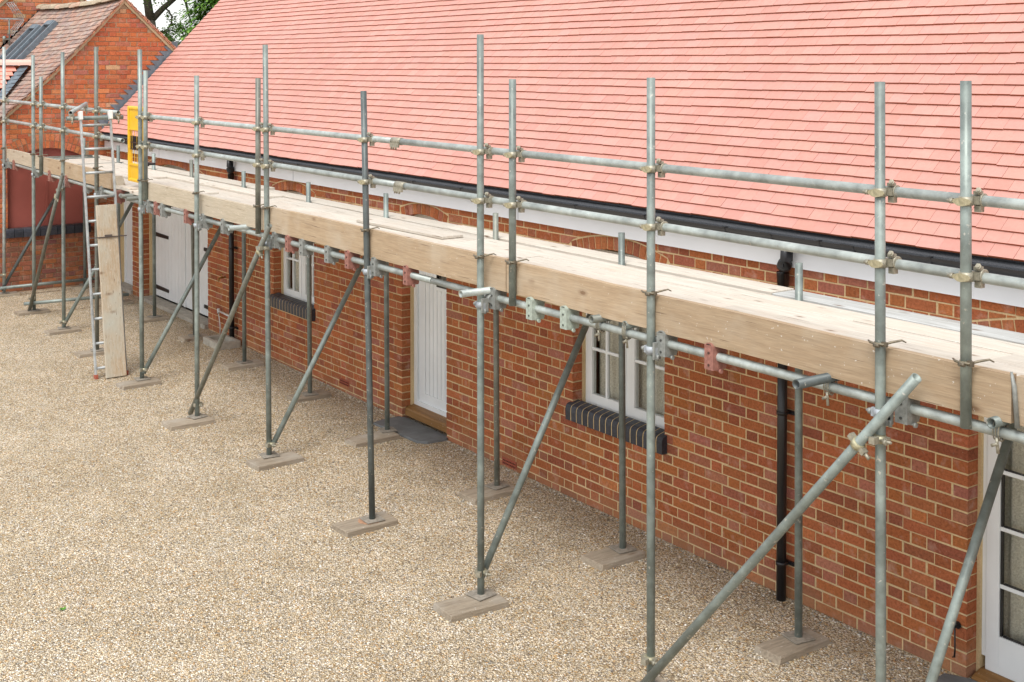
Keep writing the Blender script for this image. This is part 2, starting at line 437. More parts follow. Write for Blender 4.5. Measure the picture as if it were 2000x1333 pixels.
def brickwork(mb, u0, u1, z0, z1, cutf, mapf, pal, old=False, topf=None, phase=0.0, deep=.10, curvef=None):
    """Flemish bond; mapf(u, d, z): d is depth into the wall, brick faces proud of the mortar"""
    row = 0; z = z0
    J = .010
    while z < z1-.02:
        zt = min(z+.065, z1)
        zc = (z+zt)/2
        u = u0-.3375*2+(row % 2)*.16875+phase
        k = 0
        jobs = []
        while u < u1:
            L = .215 if k % 2 == 0 else .1025
            a, b = max(u, u0), min(u+L, u1)
            if b-a > .02:
                cuts = cutf(zc)
                if topf:
                    ta, tb = topf(zt)
                    cuts = cuts+[(-99, ta), (tb, 99)]
                jobs += [list(q) for q in clip(a, b, cuts)]
            u += L+J; k += 1
        jobs = [q for q in jobs if (q[1]-q[0] > .05 or not (q[2] or q[3]))]
        for ca, cb in cutf(zc):
            le = [q for q in jobs if q[1] <= ca+.001 and ca-q[1] < .08]; ri = [q for q in jobs if q[0] >= cb-.001 and q[0]-cb < .08]
            if le: q = max(le, key=lambda q: q[1]); q[1] = ca; q[3] = True
            if ri: q = min(ri, key=lambda q: q[0]); q[0] = cb; q[2] = True
        for (s0, s1, fl, fr) in jobs:
            if True:
                if True:
                    if curvef and max(curvef(s0+(s1-s0)*i/4) for i in range(5)) > z-.008:
                        c = bcol(pal, old); pr = U(-.002, .001)
                        for i in range(4):
                            ua = s0+(s1-s0)*i/4; ub = s0+(s1-s0)*(i+1)/4
                            la = max(z, curvef(ua)+.010); lb = max(z, curvef(ub)+.010)
                            if la >= zt-.004 and lb >= zt-.004: continue
                            la = min(la, zt-.001); lb = min(lb, zt-.001)
                            mb.hexa([mapf(ua, pr, la), mapf(ub, pr, lb), mapf(ub, .02, lb), mapf(ua, .02, la), mapf(ua, pr, zt), mapf(ub, pr, zt), mapf(ub, .02, zt), mapf(ua, .02, zt)], c, skip=tuple(k_ for k_, t_ in ((3, i < 3), (5, i > 0)) if t_))
                        continue
                    js = .0035 if not old else .005
                    pr = U(-.002, .0015) if not old else U(-.004, .003)
                    e = [U(-js, js) for _ in range(8)]
                    dd = deep if (fl or fr) else .02
                    c = bcol(pal, old)
                    x0 = s0+(0 if fl else e[0]); x1 = s1+(0 if fr else e[1])
                    za = z+e[2]*.6; zb = zt+e[3]*.6
                    f = .004
                    n = len(mb.v)
                    fa = 0 if fl else f; fb = 0 if fr else f
                    P = [(x0, pr+f, za), (x1, pr+f, za+e[4]*.5), (x1, pr+f, zb), (x0, pr+f, zb+e[5]*.5),
                         (x0+fa, pr, za+f), (x1-fb, pr, za+f), (x1-fb, pr, zb-f), (x0+fa, pr, zb-f),
                         (x0, dd, za), (x1, dd, za), (x1, dd, zb), (x0, dd, zb)]
                    mb.v += [Vector(mapf(*p)) for p in P]
                    mb.face((n+4, n+5, n+6, n+7), c)
                    for i in range(4):
                        j = (i+1) % 4
                        mb.face((n+i, n+j, n+4+j, n+4+i), c)
                        mb.face((n+8+i, n+8+j, n+j, n+i), c)
        z += .075; row += 1

def arch_fn(xa, xb, ztop, rise, pad):
    xc = (xa+xb)/2; a = (xb-xa)/2+pad
    Rr = (a*a+rise*rise)/(2*rise); zc = ztop-Rr
    return xc, zc, Rr, a

# ---- cottage ------------------------------------------------------------
CO = Vector((-9.0, 0.0, 0.0))
cot = thing('cottage', CO, 'long low red brick cottage with new pink tiled roof, white fascia and black gutter', 'cottage')
XL, XR = -19.65, 4.5
ZT = 2.42
# name, xa, xb, sill z, extrados top, rise, ring
OPS = [('w1', -7.841, -6.749, .76, 2.262, .095), ('w2', -13.508, -12.456, .79, 2.262, .095), ('door', -10.551, -9.736, -.1, 2.262, .075),
       ('fd', -4.193, -2.30, -.1, 2.25, .13), ('gd', -18.004, -15.52, -.1, 2.30, .20), ('d2', -19.295, -18.451, -.1, 2.262, .08)]
RING = .105
def ext_z(op, x, off=0.0):
    xc, zc, Rr, a = arch_fn(op[1], op[2], op[4], op[5], .03)
    q = (Rr-off)**2-(x-xc)**2
    return zc+math.sqrt(max(q, 0))
def cuts_main(zc):
    out = []
    for op in OPS:
        xc, zcc, Rr, a = arch_fn(op[1], op[2], op[4], op[5], .03)
        spring = ext_z(op, op[1]-.03)
        if zc < op[3]: continue
        if zc < spring-.105: out.append((op[1], op[2]))
        elif zc < spring: out.append((xc-a-.012, xc+a+.012))
    return out
def curve_main(u):
    for op in OPS:
        if abs(u-(op[1]+op[2])/2) < (op[2]-op[1])/2+.035: return ext_z(op, u)
    return -9
def spring_ok(z): return True
bw = MB()
brickwork(bw, XL, XR, -.035, 2.131, cuts_main, lambda u, d, z: (u, d, z), BR)
brickwork(bw, XL, XR, 2.065+.075, ZT, cuts_main, lambda u, d, z: (u, d, z), BR, phase=.16875, curvef=curve_main)
# arch rings of bricks on edge
for op in OPS:
    xc, zc, Rr, a = arch_fn(op[1], op[2], op[4], op[5], .03)
    th = math.asin(min(a/Rr, 1)); n = max(8, int(2*th*Rr/.078))
    for i in range(n):
        t0 = -th+2*th*i/n+.006/Rr; t1 = -th+2*th*(i+1)/n-.006/Rr
        ro = Rr-.004; ri = Rr-RING; c = bcol(BR)
        pts = []
        for d in (U(-.003, .001), .10):
            pts.append([(xc+math.sin(tt)*rr, d, zc+math.cos(tt)*rr) for tt, rr in ((t0, ri), (t1, ri), (t1, ro), (t0, ro))])
        bw.hexa([pts[0][0], pts[0][1], pts[1][1], pts[1][0], pts[0][3], pts[0][2], pts[1][2], pts[1][3]], c)
wall = bw.build('wall', 'brick', cot, CO)
# mortar bed behind the bricks, returning into the reveals
mo = MB()
ex = sorted([op[1] for op in OPS]+[op[2] for op in OPS])
edges = [XL]+ex+[XR]; D = .0045
for i in range(0, len(edges), 2):
    mo.quad((edges[i], D, -.1), (edges[i+1], D, -.1), (edges[i+1], D, ZT), (edges[i], D, ZT))
for op in OPS:
    xa, xb = op[1], op[2]
    if op[3] > 0: mo.quad((xa, D, -.1), (xb, D, -.1), (xb, D, op[3]-.02), (xa, D, op[3]-.02))
    N = 16
    for i in range(N):
        a0 = xa+(xb-xa)*i/N; a1 = xa+(xb-xa)*(i+1)/N
        b0 = ext_z(op, a0, RING-.004); b1 = ext_z(op, a1, RING-.004)
        mo.quad((a0, D, b0), (a1, D, b1), (a1, D, ZT), (a0, D, ZT))
        mo.quad((a0, D, b0), (a0, .20, b0), (a1, .20, b1), (a1, D, b1))
    zt = ext_z(op, xa, RING)
    mo.quad((xa-D, D, op[3]-.05), (xa-D, .2, op[3]-.05), (xa-D, .2, zt+.05), (xa-D, D, zt+.05))
    mo.quad((xb+D, .2, op[3]-.05), (xb+D, D, op[3]-.05), (xb+D, D, zt+.05), (xb+D, .2, zt+.05))
    # buff timber and mastic strip between brick reveal and frame
    z0 = max(op[3]-.02, gz(xa)+.0)
    mo.box(xa, xa+.022, .098, .19, z0, zt); mo.box(xb-.022, xb, .098, .19, z0, zt)
mo.build('mortar_bed', 'mortar', wall, CO)
# rest of the shell: end wall, back wall, dark rooms
sh = MB(); WC = (.42, .14, .06)
sh.quad((XR, 5.3, -.1), (XR, 0.01, -.1), (XR, 0.01, 2.5), (XR, 5.3, 2.5), WC); sh.poly([(XR, 0.01, 2.5), (XR, 5.3, 2.5), (XR, 2.65, 5.3)], WC)
sh.quad((XL, 5.3, -.1), (XR, 5.3, -.1), (XR, 5.3, 2.5), (XL, 5.3, 2.5), WC)
sh.build('end_wall', 'old_brick', cot, CO)
for op in OPS:
    rm = MB(); rm.box(op[1]-.2, op[2]+.2, .215, 1.8, -.05, 2.30, skip=(2,)); rm.build('room_interior', 'interior', cot, CO)

# air bricks
for ax_, az_ in ((-8.72, .113), (-11.75, .19)):
    ab = MB()
    ab.box(ax_-.105, ax_+.105, -.006, .01, az_-.032, az_+.032, (1, .9, .85))
    for i in range(9):
        for j in range(2):
            ab.box(ax_-.088+i*.022-.006, ax_-.088+i*.022+.006, -.0085, -.005, az_-.018+j*.026-.004, az_-.018+j*.026+.006, (.12, .1, .1))
    ab.build('air_brick', 'terracotta', cot, CO)

def strip_frame(mb, xa, xb, za, zb, y0, y1, wl, wr=None, wb=None, wt=None):
    wr = wl if wr is None else wr; wb = wl if wb is None else wb; wt = wl if wt is None else wt
    mb.box(xa, xa+wl, y0, y1, za, zb); mb.box(xb-wr, xb, y0, y1, za, zb)
    mb.box(xa+wl, xb-wr, y0, y1, za, za+wb); mb.box(xa+wl, xb-wr, y0, y1, zb-wt, zb)

def curtain(xa, xb, z0, z1, y, parent, amp=.022, per=.085):
    c = MB(); N = int((xb-xa)/.008); n = 0
    for i in range(N+1):
        x = xa+(xb-xa)*i/N; yy = y+amp*math.sin(2*math.pi*x/per+1.3*math.sin(x*9))
        c.v += [Vector((x, yy, z0)), Vector((x, yy+.004*math.sin(x*40), z1))]
    for i in range(N): c.face((2*i, 2*i+2, 2*i+3, 2*i+1), (1, 1, 1), True)
    return c.build('curtain', 'curtain', parent, CO)

def window(op, curt):
    xa, xb = op[1]+.022, op[2]-.022
    za, zt = op[3]+.055, op[4]-RING-.04
    f = MB(); y = .125
    strip_frame(f, xa, xb, za, zt, y-.005, y+.08, .022, wb=.03)
    f.box(xa, xb, y-.055, y+.0, za-.012, za+.018)              # projecting timber sub-sill
    xm = (xa+xb)/2
    f.box(xm-.018, xm+.018, y-.006, y+.08, za+.03, zt-.022)
    fo = f.build('window', 'white_paint', cot, CO)
    for (p, q) in ((xa+.024, xm-.02), (xm+.02, xb-.024)):
        s = MB(); z0 = za+.032; z1 = zt-.024; yy = y-.012
        strip_frame(s, p, q, z0, z1, yy, yy+.05, .062, wb=.075)
        gx0, gx1, gz0, gz1 = p+.062, q-.062, z0+.075, z1-.062
        s.box((gx0+gx1)/2-.011, (gx0+gx1)/2+.011, yy+.004, yy+.035, gz0, gz1)
        nb = 3
        for i in range(1, nb):
            zz = gz0+(gz1-gz0)*i/nb
            s.box(gx0, gx1, yy+.0055, yy+.034, zz-.011, zz+.011)
        so_ = s.build('sash', 'white_paint', fo, CO, bevel=.003)
        gl = MB(); gl.quad((gx0, yy+.022, gz0), (gx1, yy+.022, gz0), (gx1, yy+.022, gz1), (gx0, yy+.022, gz1))
        gl.build('pane', 'glass', fo, CO)
    # black rubber gaskets read as the thin dark line round each light
    if curt: curtain(xa+.045, xb-.02, za, zt, .225, fo, .012)
    # bullnosed blue brick sill, one brick on edge after another
    s = MB(); X0, X1 = op[1]-.035, op[2]+.035; n = int(round((X1-X0)/.0735))
    prof = [(-.05, -.128), (.06, -.128), (.06, .022), (-.015, .006), (-.038, -.004), (-.049, -.022), (-.052, -.05)]
    for i in range(n):
        a = X0+(X1-X0)*i/n+.0055; b = X0+(X1-X0)*(i+1)/n-.0055; k = U(.8, 1.3)
        s.prism([(p[0]+U(-.001, .001), p[1]) for p in prof], (a, 0, op[3]+.078), (b, 0, op[3]+.078), (0, 1, 0), (0, 0, 1), (k, k, k))
    si = s.build('sill', 'blue_brick', cot, CO)
    s = MB(); prof2 = [(p[0]+.002, p[1]-(.002 if p[1] > -.1 else -.002)) for p in prof]
    s.prism(prof2, (X0+.009, 0, op[3]+.078), (X1-.009, 0, op[3]+.078), (0, 1, 0), (0, 0, 1)); s.build('sill_mortar', 'mortar', si, CO)
window(OPS[0], True); window(OPS[1], True)

def boarded_door(name, xa, xb, za, zb, y, nb, rail_b=.0, rail_t=0., glass=None, stile=.0):
    d = MB(); g_ = .006
    if stile:
        strip_frame(d, xa, xb, za, zb, y-.008, y+.03, stile, wb=rail_b or stile, wt=rail_t or stile)
    X0, X1 = xa+stile, xb-stile; Z0, Z1 = za+(rail_b if stile else 0), zb-(rail_t if stile else 0)
    for i in range(nb):
        a = X0+(X1-X0)*i/nb; b = X0+(X1-X0)*(i+1)/nb
        if glass and a > glass[0]-.03 and b < glass[1]+.05: z1 = glass[2]
        else: z1 = Z1
        d.box(a+g_/2, b-g_/2, y, y+.03, Z0, z1)
    d.quad((X0, y+.012, Z0), (X1, y+.012, Z0), (X1, y+.012, Z1), (X0, y+.012, Z1), (.30, .31, .33))
    return d.build(name, 'white_paint', cot, CO, bevel=.0015)

# front door with frame, glazed light and oak threshold
op = OPS[2]
f = MB(); strip_frame(f, op[1]+.022, op[2]-.022, .195, 2.14, .128, .21, .055); fr = f.build('door_frame', 'white_paint', cot, CO)
dd = MB(); xa, xb = op[1]+.08, op[2]-.08
strip_frame(dd, xa, xb, .215, 2.08, .150, .195, .115, wb=.13, wt=.12)
gx0, gx1, gzz = xa+.325, xb-.115, 1.44
for i in range(6):
    a = xa+.115+(xb-xa-.23)*i/6; b = xa+.115+(xb-xa-.23)*(i+1)/6
    dd.box(a+.004, b-.004, .156, .185, .345, gzz-.03 if a > gx0-.06 else 1.96)
dd.quad((xa+.1, .170, .3), (xb-.1, .170, .3), (xb-.1, .170, gzz-.03), (xa+.1, .170, gzz-.03), (.3, .31, .33))
dd.box(xa+.3, gx0, .152, .19, gzz-.03, 1.96); dd.box(gx0, gx1, .152, .19, gzz-.035, gzz)
dr = dd.build('door', 'white_paint', cot, CO, bevel=.0015)
gl = MB(); gl.quad((gx0, .172, gzz), (gx1, .172, gzz), (gx1, .172, 1.96), (gx0, .172, 1.96)); gl.build('pane', 'glass', dr, CO)
tg = MB(); tg.box(gx0, gx0+.008, .150, .18, gzz, 1.96); tg.box(gx0+.008, gx1, .150, .18, gzz, gzz+.008); tg.build('gasket', 'black_plastic', dr, CO)
curtain(gx0-.1, gx1+.1, 1.3, 2.1, .3, dr)
th = MB(); th.prism([(.03, -.10), (.21, -.10), (.21, .005), (.12, .0), (.04, -.02), (.03, -.035)], (op[1]+.004, 0, .21), (op[2]-.004, 0, .21), (0, 1, 0), (0, 0, 1))
th.build('threshold', 'oak', cot, CO, bevel=.004)

# glazed double door at the near end
op = OPS[3]
f = MB(); strip_frame(f, op[1]+.022, op[2]-.022, .16, 2.10, .12, .21, .022); fr = f.build('door_frame', 'white_paint', cot, CO)
xm = (op[1]+op[2])/2
for (p, q) in ((op[1]+.046, xm-.002), (xm+.002, op[2]-.046)):
    s = MB(); strip_frame(s, p, q, .085, 2.07, .118, .165, .085, wb=.22, wt=.085)
    gx0, gx1, gz0, gz1 = p+.085, q-.085, .305, 1.985
    zb = [.305+(gz1-gz0)*i/5 for i in range(1, 5)]
    for z in (.60, .935, 1.265, 1.60): s.box(gx0, gx1, .124, .158, z-.0115, z+.0115)
    nx = 3
    for i in range(1, nx):
        xx = gx0+(gx1-gx0)*i/nx; s.box(xx-.0115, xx+.0115, .1225, .159, gz0, gz1)
    so_ = s.build('glazed_door', 'white_paint', cot, CO, bevel=.002)
    gl = MB(); gl.quad((gx0, .14, gz0), (gx1, .14, gz0), (gx1, .14, gz1), (gx0, .14, gz1)); gl.build('pane', 'glass', so_, CO)
    k = MB()
    for i in range(nx):
        a = gx0+(gx1-gx0)*i/nx; b = gx0+(gx1-gx0)*(i+1)/nx
        k.box(a+(.0115 if i else 0), a+.0175+(0 if i else -.006), .130, .150, gz0, gz1)
        for zz in (gz0, .6115, .9465, 1.2765, 1.6115): k.box(a+.018, b-.0118, .131, .150, zz, zz+.006)
    k.build('gasket', 'black_plastic', so_, CO)
curtain(op[1]+.085, op[1]+.75, .1, 2.1, .235, fr, .018, .10)
curtain(op[2]-.62, op[2]-.1, .1, 2.1, .30, fr, .028, .11)
th = MB(); th.prism([(.02, -.09), (.21, -.09), (.21, .0), (.11, .0), (.04, -.02), (.02, -.03)], (op[1]+.02, 0, .085), (op[2]-.004, 0, .085), (0, 1, 0), (0, 0, 1))
th.build('threshold', 'oak', cot, CO, bevel=.004)

# garage doors and plain far door
def strap(x0, x1, z, y, parent):
    h = MB(); h.prism([(0, -.030), (1, -.024), (1.02, 0), (1, .024), (0, .030)], (x0, y, z), (x0, y-.008, z), (x1-x0, 0, 0), (0, 0, 1)); s = -1 if x1 > x0 else 1
    h.box(min(x0, x0+s*.035), max(x0, x0+s*.035), y-.012, y+.002, z-.06, z+.06); h.cyl((x0, y-.010, z-.03), (x0, y-.010, z+.03), .012, seg=8)
    return h.build('strap_hinge', 'black_iron', parent, CO)
op = OPS[4]
f = MB(); strip_frame(f, op[1]+.022, op[2]-.022, .155, 2.16, .16, .24, .05, wb=.01); f.build('door_frame', 'plaster', cot, CO)
f = MB(); f.box(op[1]+.05, op[2]-.05, .155, .16, 2.0, 2.13); 
xm = -16.74; y = .165
for (p, q, hs, he) in ((op[1]+.075, xm-.003, op[1]+.10, op[1]+.62), (xm+.003, op[2]-.075, op[2]-.10, op[2]-.52)):
    d = boarded_door('garage_door', p, q, .185, 2.12, y, 9, rail_b=.1, rail_t=.1)
    for z in (.31, 1.09, 1.88): strap(hs, he, z, y-.002, d)
    if p < xm-1:
        f = MB(); f.box(q-.03, q+.03, y-.014, y-.002, .185, 2.12); f.build('cover_strip', 'white_paint', d, CO)
th = MB(); th.box(op[1]+.01, op[2]-.01, -.05, .24, .0, .165); th.build('threshold', 'concrete', cot, CO, bevel=.006)
op = OPS[5]
f = MB(); strip_frame(f, op[1]+.022, op[2]-.022, .18, 2.12, .148, .24, .045); f.build('door_frame', 'white_paint', cot, CO)
d = boarded_door('side_door', op[1]+.07, op[2]-.07, .19, 2.07, .165, 6, stile=0)
th = MB(); th.box(op[1]+.01, op[2]-.01, -.03, .24, .0, .18); th.build('threshold', 'concrete', cot, CO, bevel=.006)

# fascia, soffit, gutter, felt
X0, X1 = XL+.03, XR+.1
f = MB(); f.box(X0, X1, -.034, -.012, 2.272, 2.47); f.box(X0, X1, -.0118, .05, 2.30, 2.32)
for xj in (-17.2, -12.9, -8.55, -4.2, .1): f.box(xj-.004, xj+.004, -.036, -.034, 2.274, 2.468, (.55, .55, .57))
f.build('fascia', 'fascia_paint', cot, CO)
f = MB(); f.quad((X0, -.118, 2.500), (X1, -.118, 2.500), (X1, -.02, 2.545), (X0, -.02, 2.545)); f.quad((X0, -.118, 2.50), (X0, -.121, 2.462), (X1, -.121, 2.462), (X1, -.118, 2.50)); f.build('eaves_felt', 'felt', cot, CO)
gp = [(-.035, 0), (-.13, 0), (-.146, .012), (-.150, .03), (-.142, .045), (-.150, .06), (-.152, .078), (-.147, .078), (-.144, .06), (-.136, .045), (-.143, .03), (-.139, .016), (-.125, .006), (-.040, .006), (-.040, .07), (-.035, .07)]
f = MB(); f.prism(gp, (X0+.02, 0, 2.415), (X1, 0, 2.415), (0, 1, 0), (0, 0, 1)); gut = f.build('gutter', 'black_plastic', cot, CO)
gp2 = [(p[0]-(.004 if p[0] < -.1 else 0), p[1]-(.004 if p[1] < .02 else -.004)) for p in gp]
x = X0+.5
while x < X1-.3:
    f = MB(); f.prism(gp2, (x-.012, 0, 2.415), (x+.012, 0, 2.415), (0, 1, 0), (0, 0, 1))
    f.box(x-.006, x+.006, -.157, -.04, 2.492, 2.497); x += .82
    f.build('gutter_clip', 'black_plastic', gut, CO)
for x in (-4.95, -8.95, -12.95, -16.95, -5.62, -14.68):
    f = MB(); f.prism(gp2, (x-.05, 0, 2.4151), (x+.05, 0, 2.4151), (0, 1, 0), (0, 0, 1)); f.build('gutter_union', 'black_plastic', gut, CO)
for dx, zb in ((-5.545, 0.02), (-14.60, .06)):
    p = MB(); p.cyl((dx, -.062, zb), (dx, -.062, 2.19), .033, seg=18)
    p.path([(dx, -.062, 2.14), (dx, -.062, 2.235), (dx+.010, -.068, 2.272), (dx+.040, -.088, 2.300), (dx+.062, -.1, 2.330), (dx+.066, -.1, 2.43)], [.037, .044, .048, .048, .042, .039], 18)
    p.cyl((dx+.018, -.074, 2.277), (dx+.030, -.082, 2.291), .048, seg=18); p.cyl((dx, -.062, 2.165), (dx, -.062, 2.18), .0375, seg=16)
    dp = p.build('downpipe', 'black_plastic', cot, CO)
    for z in (.29, 1.30):
        k = MB(); k.cyl((dx, -.062, z-.013), (dx, -.062, z+.013), .037, seg=18); k.box(dx-.07, dx+.07, -.022, -.006, z-.012, z+.012); k.box(dx+.02, dx+.036, -.055, -.006, z-.008, z+.008); k.cyl((dx+.06, -.034, z), (dx+.06, -.006, z), .006, seg=6)
        k.build('pipe_bracket', 'black_plastic', dp, CO)

# hooks, tap, overflow
k = MB(); k.path([(-4.245, -.006, .345), (-4.245, -.03, .35), (-4.245, -.036, .335)], [.016, .014, .008]); k.cyl((-4.245, -.006, .34), (-4.245, -.012, .34), .022, seg=12)
k.path([(-4.245, -.036, .335), (-4.247, -.03, .20), (-4.25, -.03, .155), (-4.262, -.03, .150)], [.005, .005, .006, .005]); k.build('cabin_hook', 'black_iron', cot, CO)
k = MB(); k.path([(-14.93, 0, .88), (-14.93, -.06, .88), (-14.93, -.09, .87), (-14.93, -.10, .83)], [.010, .013, .012, .009]); k.cyl((-14.93, -.055, .88), (-14.93, -.055, .92), .005, seg=6); k.box(-14.965, -14.895, -.062, -.048, .918, .926); k.build('tap', 'brass', cot, CO)
k = MB(); k.path([(-14.66, 0, .42), (-14.66, -.05, .42), (-14.72, -.06, .425), (-15.05, -.05, .43)], [.011, .012, .012, .011]); k.cyl((-15.05, -.05, .40), (-15.05, -.05, .46), .02, seg=8); k.path([(-15.05, -.05, .40), (-15.0, -.05, .25), (-14.98, -.06, .15)], [.006, .006, .006]); k.build('overflow_pipe', 'white_plastic', cot, CO)

# ---- new tiled roof -------------------------------------------------------
PR = rad(46.6); cp, sp = math.cos(PR), math.sin(PR); EZ = 2.535
def rp(x, d, h): return (x, -.1+d*cp-h*sp, EZ+d*sp+h*cp)
TP = [(.55, .272, .225), (.555, .284, .238), (.542, .264, .218), (.563, .29, .245), (.55, .277, .232)]
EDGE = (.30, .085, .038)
def tiles(mb, x0, x1, rows, gauge, tw, th, mapf, pal, jit=1.0, x0f=None, x1f=None, shade=.03, gap=.0030, edge=None):
    for r in range(rows):
        a = x0f(r*gauge) if x0f else x0; b = x1f(r*gauge) if x1f else x1
        x = a-(tw/2 if r % 2 else 0); ph = U(0, 6)
        while x < b:
            xa, xb = max(x, a), min(x+tw, b)
            if xb-xa > .02:
                e = U(-.0018, .0018)*jit; w1 = (.0022*math.sin(x*1.7+ph)+.0012*math.sin(x*5.1+ph*2)+.0018*math.sin(x*.6+r*.9))*jit
                hl = U(-.0009, .0009)*jit; hr = hl+U(-.0006, .0006)*jit
                k = U(1-shade, 1+shade*.5); c = random.choice(pal); c = (c[0]*k, c[1]*k*U(.98, 1.02), c[2]*k)
                d0 = r*gauge+e+w1; d1 = (r+1)*gauge+.035
                g0 = gap*U(.3, 1.2)
                P = [mapf(xa+g0*.5, d0, .0045+hl), mapf(xb-g0*.5, d0, .0045+hr), mapf(xb-g0*.5, d1, -.012), mapf(xa+g0*.5, d1, -.012),
                     mapf(xa+g0*.5, d0, .0045+th+hl), mapf(xb-g0*.5, d0, .0045+th+hr), mapf(xb-g0*.5, d1, -.012+th), mapf(xa+g0*.5, d1, -.012+th)]
                mb.hexa(P, c, skip=(2,))
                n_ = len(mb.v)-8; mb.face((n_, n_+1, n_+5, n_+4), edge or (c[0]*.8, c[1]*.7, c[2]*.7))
            x += tw
NR = 42
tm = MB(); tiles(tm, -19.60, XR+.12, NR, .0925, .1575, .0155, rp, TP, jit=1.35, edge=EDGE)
roof = tm.build('tiled_roof', 'new_tile', cot, CO)
L = NR*.0925
ud = MB(); ud.quad(rp(-19.60, -.0, -.012), rp(XR+.1, -.0, -.012), rp(XR+.1, L, -.03), rp(-19.60, L, -.03))
A = Vector(rp(-19.6, L, 0)); B = Vector(rp(XR+.1, L, 0))
yr = A.y
ud.quad((A.x, yr, A.z), (B.x, yr, B.z), (B.x, yr+L*cp, EZ), (A.x, yr+L*cp, EZ))
ud.poly([(A.x, -.08, EZ-.01), (A.x, yr, A.z), (A.x, yr+L*cp, EZ)]) 
ud.build('roof_underlay', 'felt', roof, CO)
rg = MB()
x = -19.6
while x < XR+.1:
    rg.prism([(math.cos(t)*.11, math.sin(t)*.10) for t in [i*math.pi/6 for i in range(7)]], (x+.004, yr, A.z-.02), (x+.446, yr, A.z-.02), (0, 1, 0), (0, 0, 1), (.66, .335, .265)); x += .45
rg.build('ridge', 'new_tile', roof, CO)

# stepped lead flashing against the gable
def flash(xp, y0, z0, y1, z1, wid, parent, org, name='lead_flashing', back=.006, step=.075):
    s_ = MB(); n = int(abs(z1-z0)/step)
    for i in range(n):
        za = z0+(z1-z0)*i/n; zb = z0+(z1-z0)*(i+1)/n; ya = y0+(y1-y0)*i/n; yb = y0+(y1-y0)*(i+1)/n
        sg = -1 if y1 > y0 else 1
        # saw-tooth: vertical rise on the outer side, straight lower edge following the roof
        P = [(xp, ya, za-.03), (xp, yb, zb-.03), (xp, yb+sg*wid*.15, zb+wid*.75), (xp, ya+sg*wid, zb+wid*.75), (xp, ya+sg*wid*.15, za+wid*.75)]
        s_.poly(P); s_.poly([(p[0]-.0+back, p[1], p[2]) for p in P])
        for a_, b_ in zip(P, P[1:]+P[:1]): s_.quad(a_, b_, (b_[0]+back, b_[1], b_[2]), (a_[0]+back, a_[1], a_[2]))
    return s_.build(name, 'lead', parent, org)
flash(-19.642, -.06, 2.575, 1.19, 3.895, .105, roof, CO)

# ------------------------------------------------------------------ outbuilding with gable
GX = -19.65; RY, RZ, SL = .30, 4.66, .9547
GO = Vector((-21.5, .3, 0))
gb = thing('gabled_outbuilding', GO, 'older orange brick outbuilding with gable end, sagging tiled roof and arched boarded opening', 'outbuilding')
YL, YR_ = -2.35, 2.95
def sag(y): # the old roof dips between ridge and eaves
    t = (RY-y)/2.3
    return -.10*math.sin(math.pi*min(max(t, 0), 1)) if y < RY else 0
def rakez(y): return RZ-SL*abs(y-RY)+sag(y)
OG = ('og', -1.50, -.30, 1.10, 2.535, .16)
def cuts_g(zc):
    out = []
    xc, zcc, Rr, a = arch_fn(OG[1], OG[2], OG[4], OG[5], .02)
    if zc > OG[3]:
        spring = zcc+math.sqrt(Rr*Rr-a*a)
        if zc < spring-.23: out.append((OG[1], OG[2]))
        elif zc < OG[4]+.01:
            h = math.sqrt(max(Rr*Rr-(zc-zcc)**2, 0))+.01 if zc > spring else a+.01
            out.append((xc-h, xc+h))
    elif zc > OG[3]-.16: out.append((OG[1]-.04, OG[2]+.04))
    return out
def rake_range(z):
    lo, hi = YL, YR_
    y = RY
    while y > YL and rakez(y)-.06 > z: y -= .02
    lo = y
    hi = min(YR_, RY+(RZ-.06-z)/SL)
    return (lo, max(lo, hi)) if z < RZ-.1 else (RY, RY)
bw = MB()
gmap = lambda u, d, z: (GX-d, u, z)
GB0 = gz(GX)-.06
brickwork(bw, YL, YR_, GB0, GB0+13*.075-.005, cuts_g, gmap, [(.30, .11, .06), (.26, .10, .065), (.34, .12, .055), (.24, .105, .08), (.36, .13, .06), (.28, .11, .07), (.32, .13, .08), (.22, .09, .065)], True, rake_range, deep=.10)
brickwork(bw, YL, YR_, GB0+13*.075, RZ, cuts_g, gmap, OB, True, rake_range, deep=.10, phase=.16875)
xc, zc, Rr, a = arch_fn(OG[1], OG[2], OG[4], OG[5], .02)
th_ = math.asin(a/Rr); n = int(2*th_*Rr/.075)
for ring in range(2):
    for i in range(n):
        t0 = -th_+2*th_*i/n+.005; t1 = -th_+2*th_*(i+1)/n-.005; ro = Rr-.004-ring*.115; ri = ro-.105; c = bcol(OB[:7])
        pts = [[(GX-d, xc+math.sin(tt)*rr, zc+math.cos(tt)*rr) for tt, rr in ((t0, ri), (t1, ri), (t1, ro), (t0, ro))] for d in (U(-.002, .002), .10)]
        bw.hexa([pts[0][0], pts[0][1], pts[1][1], pts[1][0], pts[0][3], pts[0][2], pts[1][2], pts[1][3]], c)
gw = bw.build('gable_wall', 'old_brick', gb, GO)
mo = MB(); xg = GX-.009
mo.quad((xg, YL, -.1), (xg, YR_, -.1), (xg, YR_, OG[3]), (xg, YL, OG[3])); mo.quad((xg, YL, OG[3]), (xg, OG[1], OG[3]), (xg, OG[1], 2.0), (xg, YL, 2.0)); mo.quad((xg, OG[2], OG[3]), (xg, YR_, OG[3]), (xg, YR_, 2.0), (xg, OG[2], 2.0))
N = 40
